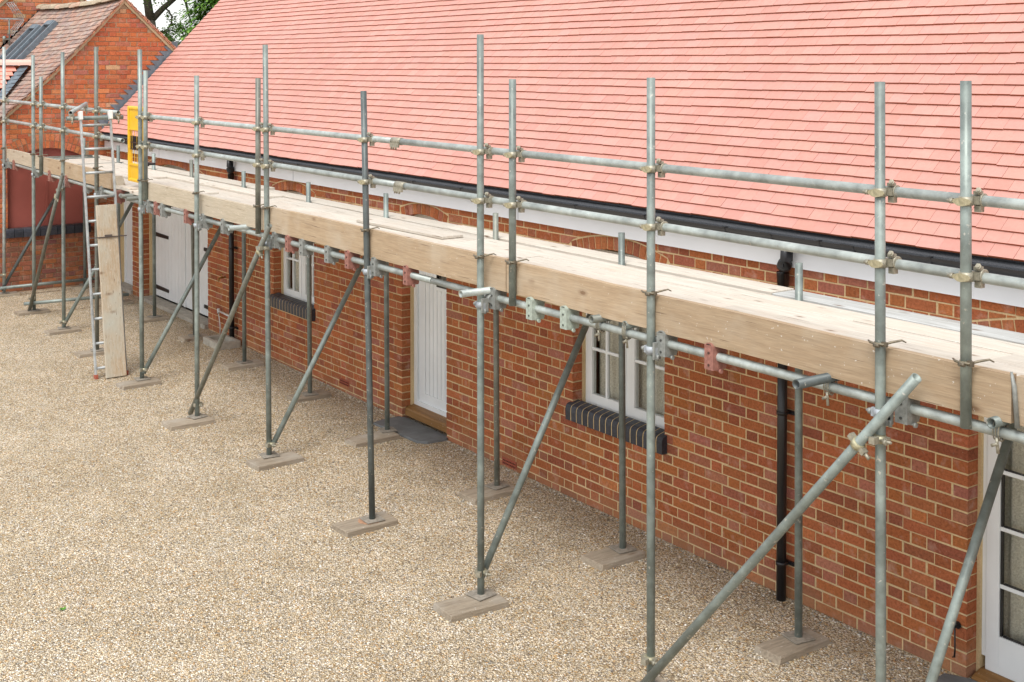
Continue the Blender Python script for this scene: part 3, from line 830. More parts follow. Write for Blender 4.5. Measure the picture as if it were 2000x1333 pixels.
for i in range(N):
    a0 = YL+(YR_-YL)*i/N; a1 = YL+(YR_-YL)*(i+1)/N
    def lo(y):
        if OG[1]-.001 <= y <= OG[2]+.001:
            return zc+math.sqrt(max((Rr-.225)**2-(y-xc)**2, 0))
        return 2.0
    l0, l1 = lo(a0), lo(a1)
    mo.quad((xg, a0, l0), (xg, a1, l1), (xg, a1, max(rakez(a1)-.03, l1)), (xg, a0, max(rakez(a0)-.03, l0)))
mo.quad((xg, OG[1], 2.0), (xg, OG[1], OG[3]), (xg-.2, OG[1], OG[3]), (xg-.2, OG[1], 2.3)); mo.quad((xg, OG[2], OG[3]), (xg, OG[2], 2.3), (xg-.2, OG[2], 2.3), (xg-.2, OG[2], OG[3]))
mo.build('mortar_bed', 'old_mortar', gw, GO)
b = MB(); b.quad((GX-.09, OG[1]-.1, 1.0), (GX-.09, OG[2]+.1, 1.0), (GX-.09, OG[2]+.1, 2.45), (GX-.09, OG[1]-.1, 2.45)); b.box(GX-.088, GX-.080, -.92, -.88, 1.1, 2.3)
b.build('infill_board', 'red_board', gb, GO)
s = MB(); n = 10
for i in range(n):
    a = OG[1]-.04+(OG[2]-OG[1]+.08)*i/n+.004; b_ = OG[1]-.04+(OG[2]-OG[1]+.08)*(i+1)/n-.004; k = U(.7, 1.5)
    s.prism([(.04, -.07), (-.06, -.07), (-.06, .07), (.02, .06), (.038, .045), (.045, .01)], (GX, a, 1.035), (GX, b_, 1.035), (1, 0, 0), (0, 0, 1), (k, k, k))
s.build('sill', 'blue_brick', gb, GO)
# side and back walls
s = MB(); s.quad((-24.3, YL, -.1), (GX-.02, YL, -.1), (GX-.02, YL, 2.1), (-24.3, YL, 2.1), WC); s.quad((GX-.02, YR_, -.1), (-24.3, YR_, -.1), (-24.3, YR_, 2.1), (GX-.02, YR_, 2.1), WC); s.build('side_wall', 'old_brick', gb, GO)
# old roof
OP = [(.38, .26, .215), (.33, .225, .19), (.42, .30, .25), (.30, .21, .185), (.43, .27, .21), (.37, .28, .25), (.40, .235, .18)]
LS = 2.75*math.sqrt(1+SL*SL); cs = 1/math.sqrt(1+SL*SL); ss = SL*cs
def xsag(x): return -.05*math.sin(math.pi*min(max((GX+.06-x)/4.7, 0), 1))
def op_(x, d, h):
    y = RY-LS*cs+d*cs
    return (x, y-h*ss, RZ-SL*(RY-y)+sag(y)+xsag(x)+h*cs+.01)
tm = MB(); tiles(tm, -24.3, GX+.07, int(LS/.098), .098, .165, .014, op_, OP, 3.2, shade=.18, gap=.004)
orf = tm.build('tiled_roof', 'old_tile', gb, GO)
tm = MB()
for i in range(30): # back slope
    pass
def opb(x, d, h):
    y = RY+LS*cs-d*cs
    return (x, y+h*ss, RZ-SL*(y-RY)+h*cs+.01)
tiles(tm, -24.3, GX+.05, int(LS/.098), .098, .165, .014, opb, [(.50, .26, .18), (.42, .24, .19)], 3, shade=.18, gap=.004)
tm.build('rear_slope', 'old_tile', gb, GO)
# verge: mortar bedding and the stepped tile edges
v = MB(); N = 46
for sgn in (-1, 1):
    for i in range(N):
        ya = RY+sgn*2.7*i/N; yb = RY+sgn*2.7*(i+1)/N
        za, zb = rakez(ya), rakez(yb); j = U(-.008, .008)
        v.hexa([(GX-.01, ya, za-.085+j), (GX+.025, ya, za-.085+j), (GX+.025, yb, zb-.085), (GX-.01, yb, zb-.085), (GX-.01, ya, za-.02), (GX+.03, ya, za-.02), (GX+.03, yb, zb-.02), (GX-.01, yb, zb-.02)])
v.build('verge_bedding', 'verge_mortar', orf, GO)
v = MB()
for sgn in (-1, 1):
    for i in range(30):
        ya = RY+sgn*.09*i; yb = ya+sgn*.10; c = bcol([(.50, .22, .12), (.42, .2, .13)])
        za, zb = rakez(ya)+.0, rakez(yb)-.012
        v.hexa([(GX-.1, ya, za-.022), (GX+.055, ya, za-.022), (GX+.055, yb, zb-.028), (GX-.1, yb, zb-.028), (GX-.1, ya, za-.006), (GX+.055, ya, za-.006), (GX+.055, yb, zb+.004), (GX-.1, yb, zb+.004)], c)
v.build('verge_tiles', 'old_tile', orf, GO)
v = MB(); x = -24.3
while x < GX:
    x1 = min(x+.30, GX+.06); j = U(-.008, .008)
    v.prism([(math.cos(t)*.12, math.sin(t)*.09+j) for t in [i*math.pi/6 for i in range(7)]], (x+.004, RY, RZ+xsag(x)-.01), (x1-.004, RY, RZ+xsag(x1)-.01), (0, 1, 0), (0, 0, 1), random.choice([(.46, .38, .27), (.42, .33, .24), (.5, .34, .25)])); x += .30
v.build('ridge', 'old_tile', orf, GO)
# roof windows
def roofpt(x, y, h): 
    return (x, y-h*ss, RZ-SL*(RY-y)+sag(y)+xsag(x)+h*cs+.02)
for (xa, xb, ya, yb) in ((-23.42, -22.92, -.74, -.06), (-22.68, -22.16, -.74, .0)):
    f = MB()
    def bar(x0, x1, y0, y1, h=.09, col=(1, 1, 1)):
        f.hexa([roofpt(x0, y0, 0), roofpt(x1, y0, 0), roofpt(x1, y1, 0), roofpt(x0, y1, 0), roofpt(x0, y0, h), roofpt(x1, y0, h), roofpt(x1, y1, h), roofpt(x0, y1, h)], col)
    bar(xa, xa+.07, ya, yb); bar(xb-.07, xb, ya, yb); bar(xa+.07, xb-.07, yb-.07, yb, .10); bar(xa+.07, xb-.07, ya, ya+.06, .07)
    fo = f.build('roof_window', 'lead', gb, GO)
    gl = MB(); gl.quad(roofpt(xa+.07, ya+.06, .06), roofpt(xb-.07, ya+.06, .06), roofpt(xb-.07, yb-.07, .06), roofpt(xa+.07, yb-.07, .06)); gl.build('pane', 'roof_glass', fo, GO)
# new extension roof joining by a valley
c4, s4 = math.cos(rad(42)), math.sin(rad(42)); EX, EZ2 = -21.10, 3.60
def ep(u, d, h): # u = distance along -Y ; d up slope from eave
    L2 = 1.75; q = L2-d
    return (EX+q*c4+h*s4, -u, EZ2-q*s4+h*c4)
def u0f(d):
    z = EZ2-(1.75-d)*s4
    y = RY-(RZ-z)/SL
    return -(y+.02)+.10
tm = MB(); tiles(tm, 0, 3.6, int(1.75/.098), .098, .165, .014, ep, [(.80, .38, .30), (.84, .46, .37), (.76, .34, .26)], 1.5, x0f=u0f, x1f=lambda d: 4.2)
er = tm.build('extension_roof', 'new_tile', gb, GO)
v = MB(); v.prism([(math.cos(t)*.11, math.sin(t)*.09) for t in [i*math.pi/6 for i in range(7)]], (EX, -.72, EZ2-.01), (EX, -4.2, EZ2-.01), (1, 0, 0), (0, 0, 1), (.84, .48, .40))
v.build('ridge', 'new_tile', er, GO)
v = MB()
for i in range(18):
    d0 = 1.75*i/18; d1 = 1.75*(i+1)/18
    a0, a1 = u0f(d0), u0f(d1)
    P0 = Vector(ep(a0+.02, d0, .0)); P1 = Vector(ep(a1+.02, d1, .0)); Q0 = Vector(ep(a0-.13, d0, .03)); Q1 = Vector(ep(a1-.13, d1, .03))
    Q0.z += .01; v.quad(P0, P1, Q1, Q0)
v.build('lead_valley', 'lead', er, GO)
s = MB(); s.quad((EX+1.27, -2.36, -.1), (EX+1.27, -4.2, -.1), (EX+1.27, -4.2, 2.42), (EX+1.27, -2.36, 2.42), (.40, .32, .22)); s.poly([(EX+1.28, -4.2, -.1), (EX-1.28, -4.2, -.1), (EX-1.28, -4.2, 2.42), (EX, -4.2, 3.58), (EX+1.28, -4.2, 2.42)], WC)
s.quad((EX, -.75, 3.58), (EX, -4.2, 3.58), (EX-1.3, -4.2, 2.42), (EX-1.3, -.75, 2.42), WC)
brickwork(s, -4.2, -2.36, .1, 2.40, lambda z: [], lambda u, d, z: (EX+1.28-d, u, z), OB, True)
s.build('extension_wall', 'old_brick', gb, GO)

# ------------------------------------------------------------------ taller house behind
HX = -24.34; HO = Vector((-26, .38, 0)); HY, HZ, HS = .38, 5.54, .95
hb = thing('brick_house', HO, 'taller orange brick house gable rising behind the sagging old roof at far left', 'house')
bw = MB()
def hr(z): return (max(-2.4, HY-(HZ-.05-z)/HS), min(3.2, HY+(HZ-.05-z)/HS)) if z < HZ-.08 else (HY, HY)
brickwork(bw, -2.4, 3.2, 2.0, HZ, lambda z: [], lambda u, d, z: (HX-d, u, z), [(c[0]*1.05, c[1]*1.1, c[2]*1.1) for c in OB], True, hr)
hw = bw.build('gable_wall', 'old_brick', hb, HO)
mo = MB(); mo.poly([(HX-.009, -2.4, -.1), (HX-.009, 3.2, -.1), (HX-.009, 3.2, HZ-HS*2.82), (HX-.009, HY, HZ-.02), (HX-.009, -2.4, HZ-HS*2.78)]); mo.build('mortar_bed', 'old_mortar', hw, HO)
v = MB()
for sg in (-1, 1):
    for i in range(32):
        ya = HY+sg*.09*i; yb = ya+sg*.10; c = bcol([(.50, .22, .12), (.42, .2, .13)])
        za, zb = HZ-HS*abs(ya-HY), HZ-HS*abs(yb-HY)
        v.hexa([(HX-.1, ya, za-.01), (HX+.06, ya, za-.01), (HX+.06, yb, zb-.016), (HX-.1, yb, zb-.016), (HX-.1, ya, za+.012), (HX+.06, ya, za+.012), (HX+.06, yb, zb+.02), (HX-.1, yb, zb+.02)], c)
v.build('verge_tiles', 'old_tile', hb, HO)
v = MB()
for sg in (-1, 1): v.hexa([(HX-.01, HY, HZ-.09), (HX+.02, HY, HZ-.09), (HX+.02, HY+sg*2.8, HZ-.09-HS*2.8), (HX-.01, HY+sg*2.8, HZ-.09-HS*2.8), (HX-.01, HY, HZ-.02), (HX+.02, HY, HZ-.02), (HX+.02, HY+sg*2.8, HZ-.02-HS*2.8), (HX-.01, HY+sg*2.8, HZ-.02-HS*2.8)])
v.build('verge_bedding', 'verge_mortar', hb, HO)
v = MB()
for sg in (-1, 1): v.quad((HX, HY, HZ), (-34, HY, HZ), (-34, HY+sg*2.95, HZ-HS*2.95), (HX, HY+sg*2.95, HZ-HS*2.95), (.42, .22, .16))
v.quad((HX, -2.4, -.1), (-34, -2.4, -.1), (-34, -2.4, 2.9), (HX, -2.4, 2.9), (.5, .15, .06)); v.build('roof', 'old_tile', hb, HO)
flash(HX+.012, .28, 4.62, -1.2, 3.15, .10, hb, HO, step=.075)
f = MB(); 
# aerial on a mast, bracketed to the tall gable
AO = Vector((-23.95, -.38, 3.9))
ae = thing('tv_aerial', AO, 'silver television aerial on a short mast against the tall orange gable', 'aerial')
m_ = MB(); ay, az = -.385, 4.44
m_.cyl((-23.95, ay, 3.9), (-23.95, ay, az), .014, seg=8); m_.box(-24.33, -23.93, ay-.02, ay+.02, 4.05, 4.08); m_.cyl((-24.325, ay, 4.0), (-24.325, ay, 4.13), .03, seg=6); m_.build('mast', 'galvanised', ae, AO)
m_ = MB(); m_.box(-23.975, -23.945, ay-.75, ay+.26, az-.012, az+.012)
for i in range(12): 
    y = ay-.72+i*.07; m_.cyl((-24.04, y, az), (-23.87, y, az), .006, seg=5)
m_.build('boom', 'aluminium', ae, AO)
m_ = MB()
for k in range(4):
    x = -24.2+k*.15
    m_.path([(x, ay+.02, az+.30), (x, ay+.21, az+.03)], [.007, .007], 5); m_.path([(x, ay+.21, az-.03), (x, ay+.02, az-.30)], [.007, .007], 5)
for q in range(5):
    y = ay+.02+.19*q/4; z = .30-.27*q/4
    for sg in (-1, 1): m_.cyl((-24.22, y, az+sg*z), (-23.73, y, az+sg*z), .005, seg=5)
m_.build('reflector', 'aluminium', ae, AO)

# ------------------------------------------------------------------ scaffold
SO = Vector((-9.0, -1.0, 0.0))
sc = thing('scaffold', SO, 'galvanised tube scaffold along the cottage with guard rails, toe boards, braces and base plates', 'scaffold')
YO, YI, YR0 = -1.62, -.42, -1.565
DZ = 2.165
def zoff(x): return 0.0 if x > -13.7 else .03
# base plate mesh
bp = MB(); bp.box(-.075, .075, -.075, .075, 0, .006); bp.cyl((0, 0, .006), (0, 0, .05), .018, seg=10)
BPme = bp.mesh('base_plate'); BPme.materials.append(M['plate_steel'])
bp0 = [None]
def standard(xt, zt, foot, ytop, mat='galvanised', zb=None, lab=None):
    if zb is None:
        p0 = Vector((foot[0], foot[1], gz(foot[0])+.05)); 
    else: p0 = Vector((foot[0], foot[1], zb))
    p1 = Vector((xt, ytop, zt))
    m = MB(); m.tube(p0, p1)
    o = m.build('standard', mat, sc, SO)
    if lab: o['label'] = lab
    if zb is None:
        if bp0[0] is None:
            q = bpy.data.objects.new('base_plate', BPme); C.objects.link(q); bp0[0] = q
        else:
            q = bp0[0].copy(); C.objects.link(q)
        q.parent = o; q.location = Vector((foot[0], foot[1], gz(foot[0])+.045))-SO; q.rotation_euler = (0, 0, U(-.25, .25))
    return p0, p1
OUT = [(-19.27, 3.863, (-19.42, -1.62), 'pale_tube', None), (-17.71, 3.733, (-17.86, -1.60), 'galvanised', None), (-17.33, 3.44, (-17.37, -1.62), 'galvanised', 2.10),
       (-16.32, 3.765, (-16.48, -1.59), 'galvanised', None), (-14.95, 3.817, (-15.01, -1.62), 'brown_tube', None), (-13.425, 3.772, (-13.38, -1.64), 'galvanised', None), (-13.25, 3.54, (-13.28, -1.62), 'galvanised', 2.12),
       (-11.79, 3.498, (-11.66, -1.69), 'galvanised', None), (-10.342, 3.486, (-10.36, -1.62), 'brown_tube', 2.08), (-10.187, 3.784, (-10.15, -1.62), 'galvanised', None),
       (-8.409, 3.406, (-8.275, -1.63), 'dark_tube', None), (-6.816, 3.812, (-6.69, -1.705), 'galvanised', None), (-6.45, 3.518, (-6.45, -1.62), 'galvanised', 2.05),
       (-5.134, 3.54, (-5.12, -1.62), 'galvanised', None), (-3.59, 3.536, (-3.55, -1.62), 'galvanised', None), (-3.145, 3.545, (-3.128, -1.62), 'galvanised', 2.05), (-1.95, 3.5, (-1.95, -1.62), 'galvanised', None)]
poles = []
for xt, zt, ft, mt, zb in OUT:
    poles.append(standard(xt, zt, ft, YO, mt, zb, 'dark weathered standard' if mt == 'dark_tube' else None))
INN = [(-5.10, 2.39, (-5.055, -.455)), (-6.757, 2.393, (-6.725, -.43)), (-8.338, 2.38, (-8.325, -.416)), (-10.135, 2.39, (-10.19, -.38)), (-11.75, 2.37, (-11.77, -.40)), (-13.40, 2.37, (-13.44, -.405)),
       (-15.0, 2.40, (-15.08, -.36)), (-16.35, 2.40, (-16.5, -.37)), (-17.8, 2.43, (-17.82, -.42)), (-19.41, 2.46, (-19.42, -.42)), (-3.5, 2.39, (-3.5, -.43)), (-1.95, 2.39, (-1.95, -.43))]
for xt, zt, ft in INN: standard(xt, zt, ft, YI, 'galvanised' if R() < .6 else 'brown_tube')

def run(name, mat, p0, p1):
    m = MB(); m.tube(p0, p1); return m.build(name, mat, sc, SO)
# guard rails
run('guard_rail', 'pale_tube', (-13.55, YR0, 3.034), (-7.99, YR0, 3.036)); run('guard_rail', 'pale_tube', (-7.985, YR0, 3.036), (-1.4, YR0, 3.028))
run('guard_rail', 'pale_tube', (-13.55, YR0, 2.722), (-7.94, YR0, 2.708)); run('guard_rail', 'pale_tube', (-7.935, YR0, 2.708), (-1.4, YR0, 2.696))
run('guard_rail', 'pale_tube', (-19.75, YR0, 3.06), (-14.32, YR0, 3.045)); run('guard_rail', 'pale_tube', (-19.75, YR0, 2.765), (-14.18, YR0, 2.728))
run('ledger', 'pale_tube', (-13.95, YR0, 2.066), (-7.5, YR0, 2.056)); run('ledger', 'pale_tube', (-7.49, YR0, 2.056), (-1.4, YR0, 2.053)); run('ledger', 'pale_tube', (-19.75, YR0, 2.15), (-14.0, YR0, 2.08))
run('ledger', 'brown_tube', (-13.9, YI-.055, 2.062), (-1.4, YI-.055, 2.055)); run('ledger', 'brown_tube', (-19.5, YI-.055, 2.12), (-13.95, YI-.055, 2.08))
def ledz(x): return 2.056+max(0, (-x-13.9))*.0145+(.008 if x < -13.5 else 0)
# low ties between feet
run('foot_tie', 'galvanised', (-17.80, -1.75, gz(-18)+.16), (-17.76, -.30, gz(-18)+.14)); run('foot_tie', 'galvanised', (-19.33, -1.70, gz(-19)+.14), (-19.35, -.30, gz(-19)+.14))
# transoms
TR = [(-6.74, -1.83, 'pale_tube'), (-5.61, -1.655, 'brown_tube'), (-5.375, -1.60, 'galvanised'), (-3.90, -1.82, 'dark_tube'), (-2.995, -1.64, 'galvanised'), (-10.69, -1.76, 'pale_tube'), (-13.61, -1.72, 'brown_tube'), (-13.91, -1.68, 'brown_tube')]
for x, y, mt in TR: run('transom', mt, (x, y, ledz(x)+.049), (x+.03, -.15, ledz(x)+.047))
# hung brackets on the ledger
def bracket_me(mat, s=1):
    m = MB()
    m.box(-.033, .033, -.045, -.040, -.070, .062); m.box(-.033, -.028, -.04, .05, -.070, .058); m.box(.028, .033, -.04, .05, -.070, .058)
    m.box(-.033, .033, .05, .055, -.06, .03)
    n = 8
    pr = [(math.cos(t)*.031, math.sin(t)*.026+.048) for t in [i*math.pi/n for i in range(n+1)]]+[(math.cos(t)*.026, math.sin(t)*.021+.048) for t in [i*math.pi/n for i in range(n, -1, -1)]]
    m.prism(pr, (0, -.047, 0), (0, .09, 0), (1, 0, 0), (0, 0, 1))
    for z in (-.045, .02): m.cyl((0, -.049, z), (0, -.0455, z), .007, seg=8, col=(.25, .25, .25))
    m.cyl((.05, .0, -.075), (-.05, .0, -.075), .006, seg=6); m.cyl((.052, 0, -.075), (.04, 0, -.075), .013, seg=6)
    me = m.mesh('ledger_bracket'); me.materials.append(M[mat]); return me
BRK = {k: bpy.data.objects.new('ledger_bracket', bracket_me(v_)) for k, v_ in (('r', 'red_bracket'), ('g', 'green_bracket'), ('y', 'grey_bracket'))}
for o in BRK.values(): pass
BL = [(-18.864, 'r'), (-17.042, 'r'), (-16.282, 'r'), (-15.515, 'y'), (-14.85, 'y'), (-14.306, 'r'), (-13.27, 'y'), (-13.03, 'r'), (-12.84, 'y'), (-12.157, 'r'), (-11.70, 'y'), (-11.204, 'y'), (-10.06, 'y'), (-9.796, 'r'), (-9.521, 'y'), (-8.71, 'r'), (-8.29, 'y'), (-7.809, 'r'), (-6.70, 'y'), (-6.284, 'g'), (-5.933, 'g'), (-5.06, 'y'), (-4.684, 'r'), (-3.47, 'y'), (-17.76, 'y'), (-16.35, 'y'), (-19.2, 'y'), (-9.06, 'y'), (-2.4, 'r')]
used = set()
for x, k in BL:
    if k in used: o = BRK[k].copy()
    else: o = BRK[k]; used.add(k)
    C.objects.link(o); o.parent = sc; o.location = Vector((x, YR0, ledz(x)))-SO; o.rotation_euler = (0, 0, U(-.06, .06))
    run('transom', random.choice(['brown_tube', 'galvanised']), (x, -1.60, ledz(x)+.0495), (x+U(-.02, .02), -.36, ledz(x)+.047))
    if k == 'r': o['label'] = 'red painted ledger bracket'
# couplers
def ring(m, c, ax, r, wd, seg=14, col=(1, 1, 1)):
    c = Vector(c); ax = Vector(ax); m.cyl(c-ax*(wd/2), c+ax*(wd/2), r, seg=seg, col=col)
def coupler_me():
    m = MB(); ring(m, (0, 0, -.004), (0, 0, 1), .0295, .040); ring(m, (.035, .055, 0), (1, 0, 0), .0295, .042)
    m.box(-.02, .05, .018, .034, -.018, .018)
    # lens shaped strap in front, bolt sticking out on the left, T bolt on top
    m.prism([(-.042, -.006), (-.02, -.019), (.0, -.021), (.035, -.012), (.044, 0), (.035, .010), (0, .016), (-.02, .014), (-.042, .006)], (0, -.029, -.004), (0, -.036, -.004), (1, 0, 0), (0, 0, 1), (1.25, 1.2, 1.0))
    m.cyl((-.076, -.022, -.006), (-.03, -.022, -.006), .0065, seg=7); m.cyl((-.062, -.022, -.006), (-.047, -.022, -.006), .0135, seg=6)
    m.box(.022, .052, .02, .05, .026, .040); m.cyl((.037, .045, .036), (.060, -.004, .050), .0065, seg=7); m.cyl((.046, .024, .042), (.054, .008, .047), .013, seg=6); m.box(.020, .05, .032, .062, -.052, -.024)
    me = m.mesh('coupler'); me.materials.append(M['dirty_zinc']); return me
def clamp_me():   # plain pressed clamp under the deck, bright, with nut to the left
    m = MB(); ring(m, (0, 0, 0), (0, 0, 1), .0300, .044, col=(1.35, 1.4, 1.6)); ring(m, (.03, .055, .04), (1, 0, 0), .0295, .05); m.box(-.045, .05, -.012, .006, -.020, .020, (1.35, 1.4, 1.6))
    m.cyl((-.075, -.003, 0), (-.04, -.003, 0), .007, seg=7); m.cyl((-.062, -.003, 0), (-.046, -.003, 0), .015, seg=6); m.box(.035, .05, -.02, .03, -.045, .05)
    m.cyl((.055, .0, -.05), (.055, 0, -.02), .009, seg=6)
    me = m.mesh('clamp'); me.materials.append(M['grey_bracket']); return me
def clip_me():    # toe board clip: thin band, bolt and curved hook over the board
    m = MB(); ring(m, (0, 0, 0), (0, 0, 1), .0275, .012, col=(.7, .65, .55))
    m.path([(-.06, -.01, .004), (-.035, -.028, .002), (0, -.034, 0), (.03, -.02, 0), (.055, .01, .012), (.085, .045, .022), (.105, .05, .014)], [.004, .006, .006, .006, .006, .005, .003], 6, (.55, .5, .45))
    m.cyl((-.01, -.034, -.006), (.02, -.034, -.006), .009, seg=6, col=(.4, .36, .33)); m.cyl((.0, -.045, -.008), (.0, -.03, -.008), .007, seg=6, col=(.4, .36, .33)); m.box(.02, .05, -.02, -.008, -.010, .012, (.4, .36, .33))
    me = m.mesh('board_clip'); me.materials.append(M['dirty_zinc']); return me
def swivel_me():  # two rings back to back, wing bolts
    m = MB(); ring(m, (0, 0, 0), (0, 0, 1), .030, .034, col=(1.2, 1.2, 1.05)); m.box(-.016, .016, -.06, -.02, -.016, .016)
    m.cyl((.02, -.02, 0), (.085, -.03, .006), .007, seg=6); m.cyl((.045, -.026, 0), (.06, -.028, 0), .014, seg=6); m.box(-.045, -.02, -.02, .02, -.015, .015); m.box(.02, .05, -.012, .012, -.015, .015)
    me = m.mesh('swivel_coupler'); me.materials.append(M['dirty_zinc']); return me
def first(me): 
    o = bpy.data.objects.new(me.name, me); return [o, False]
def put(slot, loc, rot=(0, 0, 0), parent=sc, org=SO):
    o = slot[0].copy() if slot[1] else slot[0]
    slot[1] = True; C.objects.link(o); o.parent = parent; o.location = Vector(loc)-org; o.rotation_euler = rot
    return o
CP, CL, TCp, SW = first(coupler_me()), first(clamp_me()), first(clip_me()), first(swivel_me())
def on(p0, p1, z): 
    t = (z-p0.z)/(p1.z-p0.z); return p0.lerp(p1, t)
for i, (p0, p1) in enumerate(poles):
    left = p1.x < -14
    for zt in ((3.05, 2.745) if left else (3.033, 2.708)):
        if left: zt = zt+(-p1.x-16)*.004
        put(CP, on(p0, p1, zt), (0, 0, U(-.08, .08)))
    z = 2.335 if not left else 2.36
    if not (-14.2 < p1.x < -13.3): put(TCp, on(p0, p1, z), (0, 0, U(-.2, .2)))
    if p0.z < 1: put(CL, on(p0, p1, ledz(p1.x)-.045))
put(TCp, (-13.41, -1.62, 2.335))
# sleeves on the rails
for x, z in ((-7.99, 3.036), (-7.94, 2.708)):
    m = MB(); m.cyl((x-.065, YR0, z), (x+.065, YR0, z), .0285, seg=14); m.box(x-.06, x+.06, YR0-.034, YR0-.02, z-.045, z-.012)
    for d in (-.045, -.015, .02): m.cyl((x+d, YR0-.028, z-.06), (x+d, YR0-.028, z-.03), .008, seg=6)
    m.build('sleeve_coupler', 'dirty_zinc', sc, SO)
# braces
def brace(p0, p1, mat): run('brace', mat, p0, p1)
def tb(x, ya, za, mat, x1=None):   # across the scaffold, from outer foot up to the inner ledger
    x1 = x if x1 is None else x1
    k = (2.02-za)/1.465
    brace((x, ya, za), (x1, ya+.87*k, 2.02), mat)
tb(-6.73, -1.675, .19, 'galvanised', -6.77); tb(-10.13, -1.60, .20, 'galvanised'); tb(-13.36, -1.63, .20, 'galvanised'); tb(-3.51, -1.60, .20, 'galvanised'); tb(-16.46, -1.60, .19, 'galvanised'); tb(-19.41, -1.66, .22, 'dark_tube')
brace((-11.84, -1.69, .115), (-9.985, -1.68, 2.20), 'brown_tube'); brace((-5.135, -1.68, .105), (-3.335, -1.68, 2.235), 'galvanised'); brace((-17.87, -1.66, .17), (-16.15, -1.68, 2.20), 'brown_tube')
for p, r_ in (((-10.15, -1.645, 1.98), 0), ((-3.56, -1.64, 1.90), 0), ((-16.38, -1.64, 1.98), 0), ((-6.7, -1.69, .24), .5), ((-11.68, -1.66, .24), .3), ((-10.13, -1.61, .22), .4), ((-13.37, -1.62, .24), .3), ((-17.83, -1.62, .34), 0), ((-16.46, -1.6, .24), .4), ((-19.4, -1.62, .45), 0), ((-5.12, -1.63, .26), .2)):
    put(SW, p, (0, 0, r_))
for p, q in (((-10.20, -1.68, 1.945), (-9.985+11.84, 0, 2.085)), ((-3.652, -1.68, 1.86), (1.80, 0, 2.13)), ((-16.44, -1.68, 1.88), (1.72, 0, 2.03))):
    d = Vector(q).normalized(); m = MB(); ring(m, p, d, .0305, .034, col=(1.3, 1.3, 1.1)); n_ = Vector((0, 1, 0)).cross(d)
    m.obox(Vector(p)+n_*.035, d, (0, 1, 0), n_, .012, .016, .02); m.obox(Vector(p)-n_*.035, d, (0, 1, 0), n_, .012, .016, .02); m.cyl(Vector(p)+n_*.05, Vector(p)+n_*.085, .009, seg=6); m.build('brace_clamp', 'dirty_zinc', sc, SO)
# rope and wire ties on the loose transom ends
for x, y in ((-5.61, -1.60), (-5.375, -1.585), (-3.90, -1.60), (-2.995, -1.60)):
    m = MB(); z = ledz(x)
    for o_ in (-.012, .0, .013):
        m.path([(x+o_+math.cos(t)*.005, YR0+math.sin(t)*.034-.01, z+.02+math.cos(t)*.058) for t in [i*2*math.pi/10 for i in range(11)]], [.0035]*11, 5)
    m.cyl((x, y+.0, z-.02), (x+.008, y, z-.085), .007, seg=6); m.cyl((x+.012, y-.01, z-.04), (x-.016, y-.01, z-.055), .008, seg=6); m.build('tie', 'dirty_zinc', sc, SO)
# toe boards
TB_ = [(-19.28, -17.36, 2.165, 2.345, 'pale_toe_wood', 0), (-17.34, -14.52, 2.14, 2.335, 'toe_wood', .0), (-13.45, -10.33, 2.118, 2.312, 'pale_toe_wood', 0), (-10.30, -6.56, 2.120, 2.335, 'toe_wood', .0),
       (-6.552, -5.16, 2.118, 2.325, 'toe_wood', .002), (-5.155, -2.93, 2.112, 2.317, 'toe_wood', -.004), (-2.91, -1.3, 2.112, 2.315, 'toe_wood', .0)]
for a, b_, z0, z1, mt, dy in TB_:
    m = MB(); N = max(2, int((b_-a)/.3))
    for i in range(N):   # slight bow along the length
        u0_, u1_ = i/N, (i+1)/N; q0 = .004*math.sin(math.pi*u0_*2); q1 = .004*math.sin(math.pi*u1_*2)
        X0_, X1_ = a+(b_-a)*u0_, a+(b_-a)*u1_
        m.hexa([(X0_, -1.595+dy+q0*.3, z0+q0), (X1_, -1.595+dy+q1*.3, z0+q1), (X1_, -1.557+dy, z0+q1), (X0_, -1.557+dy, z0+q0), (X0_, -1.595+dy+q0*.3, z1+q0), (X1_, -1.595+dy+q1*.3, z1+q1), (X1_, -1.557+dy, z1+q1), (X0_, -1.557+dy, z1+q0)], skip=tuple(k for k, c_ in ((3, i < N-1), (5, i > 0)) if c_))
    m.build('toe_board', mt, sc, SO)
m = MB(); m.obox((-14.47, -1.50, 2.21), (.62, .0, -.60), (0, 1, 0), (.6, 0, .62), .12, .05, .012); m.build('end_cleat', 'pale_toe_wood', sc, SO)
m = MB(); m.path([(-2.93, -1.60, 2.33), (-2.915, -1.602, 2.27), (-2.90, -1.60, 2.10)], [.006, .012, .012], 4); m.build('end_band', 'grey_bracket', sc, SO)
# head tubes for the ladder
run('ladder_head_tube', 'galvanised', (-14.36, -2.15, 2.99), (-14.36, -1.50, 2.99)); run('ladder_outrigger', 'pale_tube', (-14.33, -2.11, 3.055), (-15.62, -1.54, 3.115))
for p in ((-14.36, -2.09, 3.03), (-14.36, -1.56, 3.03), (-15.5, -1.58, 3.09)):
    m = MB(); ring(m, (p[0], p[1], p[2]-.04), (0, 1, 0), .0295, .04); m.box(p[0]-.025, p[0]+.025, p[1]-.025, p[1]+.025, p[2]-.03, p[2]+.012); m.cyl((p[0]+.03, p[1], p[2]-.11), (p[0]+.03, p[1], p[2]-.03), .008, seg=6); m.cyl((p[0]+.03, p[1], p[2]-.09), (p[0]+.03, p[1], p[2]-.075), .014, seg=6); m.build('coupler', 'dirty_zinc', sc, SO)

